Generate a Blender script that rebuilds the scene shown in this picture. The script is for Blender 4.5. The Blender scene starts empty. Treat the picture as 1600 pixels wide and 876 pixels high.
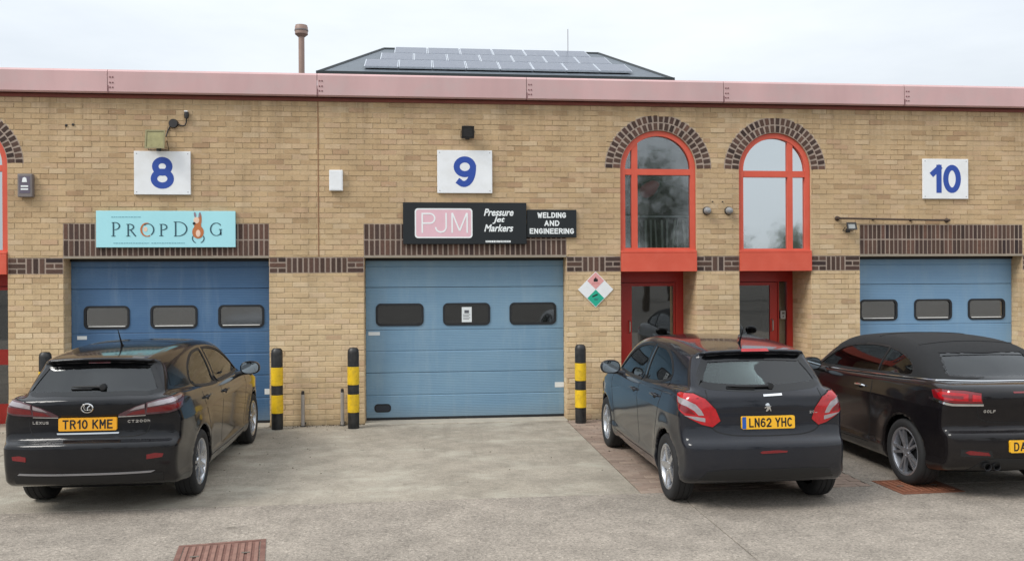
import bpy, bmesh, math, random
import numpy as np
from mathutils import Vector, Matrix
from mathutils.geometry import tessellate_polygon, delaunay_2d_cdt

R = math.radians
random.seed(7)
scene = bpy.context.scene
COL = scene.collection

# ------------------------------------------------------------------ camera
CAM_H, CAM_D = 2.061, 12.435
cam_data = bpy.data.cameras.new('camera')
cam_data.sensor_width = 36.0
cam_data.lens = 36.0 * 1350.0 / 1600.0
cam_data.clip_start = 0.1
cam_data.clip_end = 3000.0
cam = bpy.data.objects.new('camera', cam_data)
COL.objects.link(cam)
cam.location = (0.0, -CAM_D, CAM_H)
_yaw, _pitch, _roll = 0.10478, -0.00242, 0.0054
_m = Matrix.Rotation(-_yaw, 3, 'Z') @ Matrix.Rotation(_pitch, 3, 'X') @ Matrix.Rotation(_roll, 3, 'Y')
_m = _m @ Matrix.Rotation(R(90), 3, 'X')
cam.rotation_euler = _m.to_euler()
scene.camera = cam

# ------------------------------------------------------------------ sky, sun, exposure
SUN_EL, SUN_AZ = 46.0, -62.0          # azimuth: 0 = straight behind the camera, minus = from the left
world = bpy.data.worlds.new('World')
scene.world = world
world.use_nodes = True
wn, wl = world.node_tree.nodes, world.node_tree.links
wn.clear()
w_out = wn.new('ShaderNodeOutputWorld')
w_bg = wn.new('ShaderNodeBackground')
w_bg.inputs['Strength'].default_value = 0.10
w_sky = wn.new('ShaderNodeTexSky')
w_sky.sky_type = 'NISHITA'
w_sky.sun_disc = False
w_sky.sun_elevation = R(SUN_EL)
w_sky.sun_rotation = R(180.0 + SUN_AZ)
w_sky.dust_density = 2.0
# thin bright overcast drawn over the clear sky
w_tc = wn.new('ShaderNodeTexCoord')
w_map = wn.new('ShaderNodeMapping')
w_map.inputs['Scale'].default_value = (1.3, 1.3, 5.0)
w_noise = wn.new('ShaderNodeTexNoise')
w_noise.inputs['Scale'].default_value = 1.6
w_noise.inputs['Detail'].default_value = 6.0
w_noise.inputs['Roughness'].default_value = 0.55
w_ramp = wn.new('ShaderNodeValToRGB')
w_ramp.color_ramp.elements[0].position = 0.30
w_ramp.color_ramp.elements[0].color = (0.74, 0.74, 0.74, 1)
w_ramp.color_ramp.elements[1].position = 0.62
w_ramp.color_ramp.elements[1].color = (0.94, 0.94, 0.94, 1)
w_mix = wn.new('ShaderNodeMixRGB')
w_mix.inputs['Color2'].default_value = (10.2, 10.8, 11.35, 1)
wl.new(w_tc.outputs['Generated'], w_map.inputs['Vector'])
wl.new(w_map.outputs['Vector'], w_noise.inputs['Vector'])
wl.new(w_noise.outputs['Fac'], w_ramp.inputs['Fac'])
wl.new(w_ramp.outputs['Color'], w_mix.inputs['Fac'])
wl.new(w_sky.outputs['Color'], w_mix.inputs['Color1'])
# an overcast sky is brighter overhead than at the horizon
w_sep = wn.new('ShaderNodeSeparateXYZ'); wl.new(w_tc.outputs['Generated'], w_sep.inputs[0])
w_up = wn.new('ShaderNodeMapRange'); w_up.inputs['From Min'].default_value = 0.0; w_up.inputs['From Max'].default_value = 1.0
w_up.inputs['To Min'].default_value = 0.80; w_up.inputs['To Max'].default_value = 1.6
wl.new(w_sep.outputs['Z'], w_up.inputs['Value'])
w_mul = wn.new('ShaderNodeMixRGB'); w_mul.blend_type = 'MULTIPLY'; w_mul.inputs['Fac'].default_value = 1.0
wl.new(w_mix.outputs['Color'], w_mul.inputs['Color1']); wl.new(w_up.outputs[0], w_mul.inputs['Color2'])
wl.new(w_mul.outputs['Color'], w_bg.inputs['Color'])
wl.new(w_bg.outputs['Background'], w_out.inputs['Surface'])

sun_data = bpy.data.lights.new('sun', 'SUN')
sun_data.energy = 2.5
sun_data.angle = R(24)
sun_data.color = (1.0, 0.965, 0.91)
sun = bpy.data.objects.new('sun', sun_data)
COL.objects.link(sun)
sun.location = (-6, -12, 20)
_d = Vector((math.sin(R(SUN_AZ)) * math.cos(R(SUN_EL)), -math.cos(R(SUN_AZ)) * math.cos(R(SUN_EL)), math.sin(R(SUN_EL))))
sun.rotation_euler = _d.to_track_quat('Z', 'Y').to_euler()

scene.view_settings.view_transform = 'Standard'
scene.view_settings.look = 'None'
scene.view_settings.gamma = 1.0
scene.view_settings.use_curve_mapping = False
scene.view_settings.exposure = 0.0
scene.render.film_transparent = False
scene.cycles.max_bounces = 8
scene.cycles.transparent_max_bounces = 12
scene.cycles.use_denoising = True

# ------------------------------------------------------------------ helpers
def lin(r, g, b):
    f = lambda c: (c / 255 / 12.92) if c / 255 <= 0.04045 else ((c / 255 + 0.055) / 1.055) ** 2.4
    return (f(r), f(g), f(b), 1.0)

class MB:
    """collects shapes, then links them as one mesh object"""
    def __init__(s):
        s.v, s.f = [], []
    def add(s, vs, fs):
        o = len(s.v)
        s.v += [tuple(p) for p in vs]
        s.f += [tuple(i + o for i in f) for f in fs]
        return s
    def box(s, x0, x1, y0, y1, z0, z1, ch=0.0):
        if ch <= 0:
            vs = [(x, y, z) for z in (z0, z1) for y in (y0, y1) for x in (x0, x1)]
            return s.add(vs, [(0, 2, 3, 1), (4, 5, 7, 6), (0, 1, 5, 4), (2, 6, 7, 3), (0, 4, 6, 2), (1, 3, 7, 5)])
        c = min(ch, (x1 - x0) * .45, (y1 - y0) * .45, (z1 - z0) * .45)
        bm = bmesh.new()
        bmesh.ops.create_cube(bm, size=1.0)
        for v in bm.verts:
            v.co = ((x0 + x1) / 2 + v.co.x * (x1 - x0), (y0 + y1) / 2 + v.co.y * (y1 - y0), (z0 + z1) / 2 + v.co.z * (z1 - z0))
        bmesh.ops.bevel(bm, geom=list(bm.edges), offset=c, segments=2, affect='EDGES', profile=.5)
        bm.verts.index_update()
        vs = [tuple(v.co) for v in bm.verts]
        fs = [tuple(v.index for v in f.verts) for f in bm.faces]
        bm.free()
        return s.add(vs, fs)
    def prism(s, outer, holes, a0, a1, axis='y'):
        """flat outline with holes, pulled from a0 to a1 along axis; outline in the two other axes"""
        loops = [list(outer)] + [list(h) for h in holes]
        pts = [p for l in loops for p in l]
        n = len(pts)
        tris = tessellate_polygon([[Vector((p[0], p[1], 0)) for p in l] for l in loops])
        def P(p, a):
            if axis == 'y': return (p[0], a, p[1])
            if axis == 'x': return (a, p[0], p[1])
            return (p[0], p[1], a)
        vs = [P(p, a0) for p in pts] + [P(p, a1) for p in pts]
        fs = []
        for t in tris:
            fs.append(tuple(t)); fs.append(tuple(i + n for i in reversed(t)))
        o = 0
        for l in loops:
            m = len(l)
            for i in range(m):
                j = (i + 1) % m
                fs.append((o + i, o + j, o + j + n, o + i + n))
            o += m
        return s.add(vs, fs)
    def lathe(s, prof, origin=(0, 0, 0), axis='z', n=24, caps=True):
        """prof: (radius, along) pairs"""
        vs, fs = [], []
        for r, a in prof:
            for i in range(n):
                t = 2 * math.pi * i / n
                c, d = r * math.cos(t), r * math.sin(t)
                p = {'z': (c, d, a), 'y': (c, a, d), 'x': (a, c, d)}[axis]
                vs.append((p[0] + origin[0], p[1] + origin[1], p[2] + origin[2]))
        for k in range(len(prof) - 1):
            for i in range(n):
                j = (i + 1) % n
                fs.append((k * n + i, k * n + j, (k + 1) * n + j, (k + 1) * n + i))
        if caps:
            fs.append(tuple(reversed(range(n))))
            fs.append(tuple(range((len(prof) - 1) * n, len(prof) * n)))
        return s.add(vs, fs)
    def tube(s, pts, r, n=8, closed=False):
        pts = [Vector(p) for p in pts]
        m = len(pts)
        rs = r if isinstance(r, (list, tuple)) else [r] * m
        vs, fs = [], []
        up = None
        for i, p in enumerate(pts):
            a = pts[(i - 1) % m] if (i > 0 or closed) else p
            b = pts[(i + 1) % m] if (i < m - 1 or closed) else p
            t = (b - a).normalized()
            if up is None:
                up = Vector((0, 0, 1)) if abs(t.z) < .9 else Vector((1, 0, 0))
            side = t.cross(up).normalized()
            up = side.cross(t).normalized()
            for k in range(n):
                w = 2 * math.pi * k / n
                vs.append(p + (side * math.cos(w) + up * math.sin(w)) * rs[i])
        for i in range(m if closed else m - 1):
            i2 = (i + 1) % m
            for k in range(n):
                k2 = (k + 1) % n
                fs.append((i * n + k, i * n + k2, i2 * n + k2, i2 * n + k))
        if not closed:
            fs.append(tuple(reversed(range(n))))
            fs.append(tuple(range((m - 1) * n, m * n)))
        return s.add(vs, fs)
    def ribbon(s, pts, w, y0, y1, closed=False):
        """flat stroke of width w in the xz plane"""
        pts = [Vector((p[0], p[1])) for p in pts]
        m = len(pts)
        ws = w if isinstance(w, (list, tuple)) else [w] * m
        L, Rr = [], []
        for i, p in enumerate(pts):
            a = pts[(i - 1) % m] if (i > 0 or closed) else p
            b = pts[(i + 1) % m] if (i < m - 1 or closed) else p
            t = (b - a).normalized()
            nrm = Vector((-t.y, t.x)) * ws[i] / 2
            L.append(p + nrm); Rr.append(p - nrm)
        for i in range(m if closed else m - 1):
            j = (i + 1) % m
            q = [L[i], L[j], Rr[j], Rr[i]]
            vs = [(c.x, y0, c.y) for c in q] + [(c.x, y1, c.y) for c in q]
            s.add(vs, [(0, 1, 2, 3), (7, 6, 5, 4), (0, 4, 5, 1), (1, 5, 6, 2), (2, 6, 7, 3), (3, 7, 4, 0)])
        return s
    def build(s, name, mat, parent=None, origin=None, smooth=False, angle=40):
        me = bpy.data.meshes.new(name)
        if parent is not None and origin is None:
            origin = parent['_o'] if '_o' in parent.keys() else (0, 0, 0)
        o = origin or (0, 0, 0)
        me.from_pydata([(p[0] - o[0], p[1] - o[1], p[2] - o[2]) for p in s.v], [], s.f)
        bm = bmesh.new(); bm.from_mesh(me)
        bmesh.ops.recalc_face_normals(bm, faces=bm.faces)
        bm.to_mesh(me); bm.free()
        if smooth:
            me.polygons.foreach_set('use_smooth', [True] * len(me.polygons))
            try:
                me.set_sharp_from_angle(angle=R(angle))
            except Exception:
                pass
        if mat is not None:
            me.materials.append(mat)
        ob = bpy.data.objects.new(name, me)
        COL.objects.link(ob)
        if parent is not None:
            ob.parent = parent
            if origin is not None:
                ob['_o'] = tuple(o)
        else:
            ob.location = o
            ob['_o'] = tuple(o)
        return ob

def tag(o, label=None, cat=None, group=None, kind=None):
    if label: o['label'] = label
    if cat: o['category'] = cat
    if group: o['group'] = group
    if kind: o['kind'] = kind
    return o

def thing(name, loc, label, cat, group=None, rz=0.0):
    o = bpy.data.objects.new(name, None)
    o.empty_display_size = .1
    COL.objects.link(o)
    o.location = loc
    o.rotation_euler = (0, 0, rz)
    o['_o'] = tuple(loc)
    return tag(o, label, cat, group)

def share(name, me, parent, loc, rot=(0, 0, 0), scale=(1, 1, 1)):
    """another object on the same mesh data, placed in its parent's frame"""
    o = bpy.data.objects.new(name, me)
    COL.objects.link(o)
    o.parent = parent
    o.location = loc; o.rotation_euler = rot; o.scale = scale
    return o

def text_mesh(body, size, extrude=0.002, offset=0.0, shear=0.0, align='CENTER', spacing=1.0, line=1.0, xscale=1.0):
    """lettering as (verts, faces), laid in the xz plane facing -y, centred"""
    cu = bpy.data.curves.new('t', 'FONT')
    cu.body = body; cu.size = size; cu.extrude = extrude; cu.offset = offset
    cu.shear = shear; cu.align_x = align; cu.align_y = 'CENTER'
    cu.space_character = spacing; cu.space_line = line
    cu.resolution_u = 4
    o = bpy.data.objects.new('t', cu)
    COL.objects.link(o)
    dg = bpy.context.evaluated_depsgraph_get()
    me = o.evaluated_get(dg).to_mesh()
    vs = [Vector(v.co) for v in me.vertices]
    fs = [tuple(p.vertices) for p in me.polygons]
    o.evaluated_get(dg).to_mesh_clear()
    bpy.data.objects.remove(o); bpy.data.curves.remove(cu)
    if vs:
        cx = (max(v.x for v in vs) + min(v.x for v in vs)) / 2 if align == 'CENTER' else 0
        cy = (max(v.y for v in vs) + min(v.y for v in vs)) / 2
        vs = [((v.x - cx) * xscale, -v.z, v.y - cy) for v in vs]
    return vs, fs

def put_text(mb, body, size, at, fit_w=None, fit_h=None, **k):
    vs, fs = text_mesh(body, size, **k)
    sx = sz = 1.0
    if fit_w: sx = fit_w / (max(v[0] for v in vs) - min(v[0] for v in vs))
    if fit_h: sz = fit_h / (max(v[2] for v in vs) - min(v[2] for v in vs))
    mb.add([(v[0] * sx + at[0], v[1] + at[1], v[2] * sz + at[2]) for v in vs], fs)
    return mb

def _a(cx, cz, rx, rz, a0, a1, n=10):
    return [(cx + rx * math.cos(R(a0 + (a1 - a0) * i / n)), cz + rz * math.sin(R(a0 + (a1 - a0) * i / n))) for i in range(n + 1)]
# block capitals as centre lines in a cell 0.56 wide and 1 high
GLYPH = {
 'A': [[(0, 0), (.28, 1)], [(.28, 1), (.56, 0)], [(.10, .30), (.46, .30)]],
 'C': [_a(.29, .5, .29, .5, 48, 312, 18)], 'D': [[(0, 0), (0, 1)], [(0, 1), (.24, 1)] + _a(.24, .5, .30, .5, 80, -80, 12) + [(.24, 0), (0, 0)]],
 'E': [[(0, 0), (0, 1)], [(0, 1), (.5, 1)], [(0, .53), (.44, .53)], [(0, 0), (.5, 0)]], 'F': [[(0, 0), (0, 1)], [(0, 1), (.5, 1)], [(0, .52), (.44, .52)]],
 'G': [_a(.29, .5, .29, .5, 48, 335, 20) + [(.56, .46), (.32, .46)]], 'H': [[(0, 0), (0, 1)], [(.54, 0), (.54, 1)], [(0, .52), (.54, .52)]],
 'I': [[(.28, 0), (.28, 1)]], 'J': [[(.5, 1), (.5, .26)] + _a(.26, .25, .24, .25, -10, -170, 8)], 'K': [[(0, 0), (0, 1)], [(.52, 1), (.02, .42)], [(.16, .58), (.54, 0)]],
 'L': [[(0, 1), (0, 0)], [(0, 0), (.48, 0)]], 'M': [[(0, 0), (0, 1)], [(.02, 1), (.29, .38)], [(.29, .38), (.56, 1)], [(.58, 0), (.58, 1)]],
 'N': [[(0, 0), (0, 1)], [(.02, 1), (.52, 0)], [(.54, 0), (.54, 1)]], 'O': [_a(.28, .5, .28, .5, 0, 360, 26)],
 'R': [[(0, 0), (0, 1)], [(0, 1), (.28, 1)] + _a(.28, .76, .24, .24, 80, -80, 10) + [(.28, .52), (0, .52)], [(.28, .52), (.54, 0)]],
 'S': [_a(.27, .75, .25, .25, 30, 250, 12) + _a(.27, .25, .27, .25, 70, -150, 12)], 'T': [[(.28, 0), (.28, 1)], [(0, 1), (.56, 1)]], 'U': [[(0, 1), (0, .26)] + _a(.27, .26, .27, .26, 190, 350, 10) + [(.54, .26), (.54, 1)]],
 'V': [[(0, 1), (.28, 0)], [(.28, 0), (.56, 1)]], 'W': [[(0, 1), (.17, 0)], [(.17, 0), (.34, .8)], [(.34, .8), (.51, 0)], [(.51, 0), (.68, 1)]], 'X': [[(0, 0), (.54, 1)], [(0, 1), (.54, 0)]],
 'Y': [[(0, 1), (.28, .46)], [(.56, 1), (.28, .46)], [(.28, .48), (.28, 0)]], 'h': [[(0, 0), (0, 1)], [(0, .5)] + _a(.2, .5, .2, .18, 150, 0, 8) + [(.4, 0)]],
 '0': [_a(.26, .5, .26, .5, 0, 360, 26)], '1': [[(.30, 0), (.30, 1)], [(.30, .98), (.06, .74)]], '2': [_a(.27, .72, .26, .28, 165, -30, 12) + [(.0, .0)], [(0, 0), (.54, 0)]],
 '6': [_a(.27, .30, .27, .30, 0, 360, 22), _a(.30, .36, .30, .64, 60, 178, 14)], '8': [_a(.27, .755, .225, .245, 0, 360, 24), _a(.27, .27, .27, .27, 0, 360, 26)],
 '9': [_a(.27, .70, .27, .30, 0, 360, 24), _a(.24, .64, .30, .64, -118, 2, 14)],
}
def stroke_text(mb, txt, at, w, h, wid, y1=-.0002, gap=.22, place=None):
    """block lettering fitted into w by h, centred at (x, y, z); wid = stroke width"""
    cells = []
    x = 0.0
    for ch in txt:
        if ch == ' ': x += .42; continue
        g = GLYPH[ch]
        mx = max(p[0] for s in g for p in s); mn = min(p[0] for s in g for p in s)
        cells.append((x - mn, g)); x += (mx - mn) + gap + .12
    tot = x - gap - .12
    wid_ = wid
    sx = (w - wid_) / tot; sz = (h - wid_)
    k = 0
    for x0, g in cells:
        for s in g:
            pts = [(at[0] + (p[0] + x0 - tot / 2) * sx, at[2] + (p[1] - .5) * sz) for p in s]
            # run the ends out by half a stroke so that corners close
            if math.dist(pts[0], pts[-1]) > 1e-6:
                def ext(p, q, d):
                    l = max(math.dist(p, q), 1e-9)
                    return (p[0] + (p[0] - q[0]) / l * d, p[1] + (p[1] - q[1]) / l * d)
                pts = [ext(pts[0], pts[1], wid_ * .48)] + pts[1:-1] + [ext(pts[-1], pts[-2], wid_ * .48)]
                cl = False
            else:
                pts = pts[:-1]; cl = True
            o = .00022 * (k % 4); k += 1
            q = MB(); q.ribbon(pts, wid_, at[1] - .0006 - o, at[1] + .0002, closed=cl)
            mb.add([place(*p) for p in q.v] if place else q.v, q.f)
    return mb

def arc(cx, cz, r, a0, a1, n, rz=None):
    return [(cx + r * math.cos(R(a0 + (a1 - a0) * i / n)), cz + (rz or r) * math.sin(R(a0 + (a1 - a0) * i / n))) for i in range(n + 1)]

def rrect(x0, x1, z0, z1, r, n=6):
    out = []
    for cx, cz, a in ((x1 - r, z1 - r, 0), (x0 + r, z1 - r, 90), (x0 + r, z0 + r, 180), (x1 - r, z0 + r, 270)):
        out += arc(cx, cz, r, a, a + 90, n)
    return out

# ------------------------------------------------------------------ materials
def new_mat(name):
    m = bpy.data.materials.new(name)
    m.use_nodes = True
    nt = m.node_tree
    return m, nt.nodes, nt.links, nt.nodes['Principled BSDF']

def N(nodes, kind, **kw):
    n = nodes.new('ShaderNode' + kind)
    for k, v in kw.items():
        setattr(n, k, v)
    return n

def math_node(nodes, links, op, a, b=None):
    n = nodes.new('ShaderNodeMath'); n.operation = op
    for i, v in enumerate((a, b)):
        if v is None: continue
        if isinstance(v, (int, float)): n.inputs[i].default_value = v
        else: links.new(v, n.inputs[i])
    return n.outputs[0]

def mix_rgb(nodes, links, fac, a, b, mode='MIX'):
    n = nodes.new('ShaderNodeMixRGB'); n.blend_type = mode
    for i, v in zip(('Fac', 'Color1', 'Color2'), (fac, a, b)):
        if isinstance(v, (int, float)): n.inputs[i].default_value = v
        elif isinstance(v, tuple): n.inputs[i].default_value = v
        else: links.new(v, n.inputs[i])
    return n.outputs['Color']

def noise(nodes, links, scale, detail=3.0, rough=.55, vec=None, stretch=None):
    t = nodes.new('ShaderNodeTexNoise')
    t.inputs['Scale'].default_value = scale
    t.inputs['Detail'].default_value = detail
    t.inputs['Roughness'].default_value = rough
    if vec is None:
        vec = nodes.new('ShaderNodeTexCoord').outputs['Object']
    if stretch:
        mp = nodes.new('ShaderNodeMapping'); mp.inputs['Scale'].default_value = stretch
        links.new(vec, mp.inputs['Vector']); vec = mp.outputs['Vector']
    links.new(vec, t.inputs['Vector'])
    return t.outputs['Fac']

def ramp(nodes, links, fac, stops):
    r = nodes.new('ShaderNodeValToRGB')
    e = r.color_ramp.elements
    while len(e) < len(stops): e.new(.5)
    for i, (p, c) in enumerate(stops):
        e[i].position = p
        e[i].color = c if isinstance(c, tuple) else (c, c, c, 1)
    if isinstance(fac, (int, float)): r.inputs['Fac'].default_value = fac
    else: links.new(fac, r.inputs['Fac'])
    return r.outputs['Color']

def simple(name, col, rough=.5, metal=0.0, var=.12, scale=8.0, bump=0.0, bscale=60.0, coat=0.0, spec=.5, dirt=None, stretch=None):
    """one plain surface with a little uneven colour, gloss and grain"""
    m, n, l, b = new_mat(name)
    pos = n.new('ShaderNodeNewGeometry').outputs['Position']
    f = noise(n, l, scale, 4, .6, pos, stretch)
    k = ramp(n, l, f, [(.25, 1 - var), (.75, 1 + var * .5)])
    c = mix_rgb(n, l, 1.0, col, k, 'MULTIPLY')
    if dirt:
        f2 = noise(n, l, dirt[0], 5, .65, pos)
        k2 = ramp(n, l, f2, [(.45, 0.0), (.75, dirt[1])])
        c = mix_rgb(n, l, k2, c, dirt[2])
    l.new(c, b.inputs['Base Color'])
    b.inputs['Metallic'].default_value = metal
    rr = ramp(n, l, f, [(.2, max(0, rough - .07)), (.8, min(1, rough + .07))])
    l.new(rr, b.inputs['Roughness'])
    b.inputs['Specular IOR Level'].default_value = spec
    b.inputs['Coat Weight'].default_value = coat
    b.inputs['Coat Roughness'].default_value = .04
    if bump:
        bp = n.new('ShaderNodeBump'); bp.inputs['Strength'].default_value = bump
        bp.inputs['Distance'].default_value = .01
        l.new(noise(n, l, bscale, 3, .6, pos), bp.inputs['Height'])
        l.new(bp.outputs['Normal'], b.inputs['Normal'])
    return m

def glass(name, tint, refl=.06, rough=.01, trans=.8, boost=1.0, mirror=(.95, .97, .98, 1), ripple=0.0):
    """thin pane: see-through tint under a mirror that follows the viewing angle"""
    m, n, l, b = new_mat(name)
    n.remove(b)
    out = n['Material Output']
    fr = n.new('ShaderNodeFresnel'); fr.inputs['IOR'].default_value = 1.5
    gl = n.new('ShaderNodeBsdfGlossy'); gl.inputs['Roughness'].default_value = rough
    gl.inputs['Color'].default_value = mirror
    if ripple:
        bp = n.new('ShaderNodeBump'); bp.inputs['Strength'].default_value = ripple; bp.inputs['Distance'].default_value = .01
        l.new(noise(n, l, 2.2, 2, .5, n.new('ShaderNodeNewGeometry').outputs['Position']), bp.inputs['Height'])
        l.new(bp.outputs['Normal'], gl.inputs['Normal'])
    tr = n.new('ShaderNodeBsdfTransparent'); tr.inputs['Color'].default_value = tint
    df = n.new('ShaderNodeBsdfDiffuse'); df.inputs['Color'].default_value = (.02, .022, .024, 1)
    m1 = n.new('ShaderNodeMixShader'); m1.inputs['Fac'].default_value = trans
    l.new(df.outputs[0], m1.inputs[1]); l.new(tr.outputs[0], m1.inputs[2])
    f = math_node(n, l, 'MULTIPLY', fr.outputs[0], boost)
    f = math_node(n, l, 'ADD', f, refl)
    f = math_node(n, l, 'MINIMUM', f, 1.0)
    m2 = n.new('ShaderNodeMixShader')
    l.new(f, m2.inputs['Fac']); l.new(m1.outputs[0], m2.inputs[1]); l.new(gl.outputs[0], m2.inputs[2])
    l.new(m2.outputs[0], out.inputs['Surface'])
    return m

def brick_wall_mat():
    m, n, l, b = new_mat('yellow stock brick')
    pos = n.new('ShaderNodeNewGeometry').outputs['Position']
    sp = n.new('ShaderNodeSeparateXYZ'); l.new(pos, sp.inputs[0])
    row = math_node(n, l, 'FLOOR', math_node(n, l, 'DIVIDE', sp.outputs['Z'], .075))
    odd = math_node(n, l, 'MULTIPLY', math_node(n, l, 'MODULO', math_node(n, l, 'ADD', row, 200.0), 2.0), .5)
    xy = math_node(n, l, 'ADD', sp.outputs['X'], sp.outputs['Y'])
    col = math_node(n, l, 'FLOOR', math_node(n, l, 'ADD', math_node(n, l, 'DIVIDE', xy, .225), odd))
    cb = n.new('ShaderNodeCombineXYZ'); l.new(col, cb.inputs[0]); l.new(row, cb.inputs[1])
    wn_ = n.new('ShaderNodeTexWhiteNoise'); wn_.noise_dimensions = '2D'; l.new(cb.outputs[0], wn_.inputs['Vector'])
    c = ramp(n, l, wn_.outputs['Value'], [
        (0.0, lin(180, 154, 122)), (.08, lin(198, 174, 139)), (.32, lin(206, 184, 149)), (.50, lin(202, 178, 141)),
        (.66, lin(210, 189, 156)), (.82, lin(203, 177, 146)), (.92, lin(217, 199, 168)), (.98, lin(196, 166, 139)), (1.0, lin(170, 142, 114))])
    c = mix_rgb(n, l, .26, c, lin(204, 179, 143))
    # weathered upper wall, paler cleaned lower wall
    up = n.new('ShaderNodeMapRange')
    up.inputs['From Min'].default_value = 1.3; up.inputs['From Max'].default_value = 3.0
    wob = noise(n, l, .9, 4, .6, pos)
    zz = math_node(n, l, 'ADD', sp.outputs['Z'], math_node(n, l, 'MULTIPLY', math_node(n, l, 'SUBTRACT', wob, .5), 1.6))
    l.new(zz, up.inputs['Value'])
    tone = mix_rgb(n, l, up.outputs[0], (1.05, 1.03, 1.0, 1), (.875, .82, .775, 1))
    c = mix_rgb(n, l, 1.0, c, tone, 'MULTIPLY')
    st = ramp(n, l, noise(n, l, 1.7, 6, .65, pos, (1, 1, 1.6)), [(.3, .84), (.62, 1.05)])
    c = mix_rgb(n, l, 1.0, c, st, 'MULTIPLY')
    # grime running down the wall and soot patches
    run = ramp(n, l, noise(n, l, 3.5, 5, .7, pos, (1.0, 1.0, .16)), [(.52, 0.0), (.78, .38)])
    c = mix_rgb(n, l, run, c, lin(118, 100, 78))
    fine = ramp(n, l, noise(n, l, 55, 4, .7, pos, (.5, .5, 1.6)), [(.3, .86), (.7, 1.08)])
    c = mix_rgb(n, l, 1.0, c, fine, 'MULTIPLY')
    # streaks below the fascia, splash dirt along the foot of the wall
    tp = n.new('ShaderNodeMapRange'); tp.inputs['From Min'].default_value = 3.6; tp.inputs['From Max'].default_value = 4.6; l.new(sp.outputs['Z'], tp.inputs['Value'])
    sk = ramp(n, l, noise(n, l, 7, 5, .7, pos, (1.0, 1.0, .05)), [(.46, 0.0), (.72, .6)])
    c = mix_rgb(n, l, math_node(n, l, 'MULTIPLY', tp.outputs[0], sk), c, lin(120, 98, 76))
    ft = n.new('ShaderNodeMapRange'); ft.inputs['From Min'].default_value = .26; ft.inputs['From Max'].default_value = .0; ft.inputs['To Max'].default_value = .75
    l.new(math_node(n, l, 'ADD', sp.outputs['Z'], math_node(n, l, 'MULTIPLY', noise(n, l, 4, 5, .7, pos), .22)), ft.inputs['Value'])
    c = mix_rgb(n, l, ft.outputs[0], c, lin(104, 92, 74))
    # odd burnt and sooty patches
    so = ramp(n, l, noise(n, l, 2.3, 5, .75, pos, (1, 1, 2.2)), [(.63, 0.0), (.78, .45)])
    c = mix_rgb(n, l, so, c, lin(132, 106, 82))
    # pale lime bloom
    bl = ramp(n, l, noise(n, l, 5.5, 4, .6, pos, (.7, .7, 1.8)), [(.62, 0.0), (.80, .32)])
    c = mix_rgb(n, l, bl, c, lin(214, 202, 182))
    l.new(c, b.inputs['Base Color'])
    b.inputs['Roughness'].default_value = .92
    b.inputs['Specular IOR Level'].default_value = .25
    bp = n.new('ShaderNodeBump'); bp.inputs['Strength'].default_value = .5; bp.inputs['Distance'].default_value = .006
    l.new(noise(n, l, 90, 4, .7, pos), bp.inputs['Height']); l.new(bp.outputs['Normal'], b.inputs['Normal'])
    return m

def dark_brick_mat():
    m, n, l, b = new_mat('dark brown brick')
    rnd = n.new('ShaderNodeObjectInfo').outputs['Random']
    pos = n.new('ShaderNodeNewGeometry').outputs['Position']
    c = ramp(n, l, rnd, [(0, lin(58, 46, 42)), (.25, lin(78, 60, 52)), (.5, lin(94, 72, 62)), (.75, lin(70, 56, 52)), (.9, lin(108, 80, 68)), (1, lin(52, 42, 42))])
    k = ramp(n, l, noise(n, l, 30, 4, .7, pos), [(.3, .75), (.7, 1.2)])
    c = mix_rgb(n, l, 1.0, c, k, 'MULTIPLY')
    l.new(c, b.inputs['Base Color'])
    b.inputs['Roughness'].default_value = .85
    b.inputs['Specular IOR Level'].default_value = .3
    return m

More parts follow.
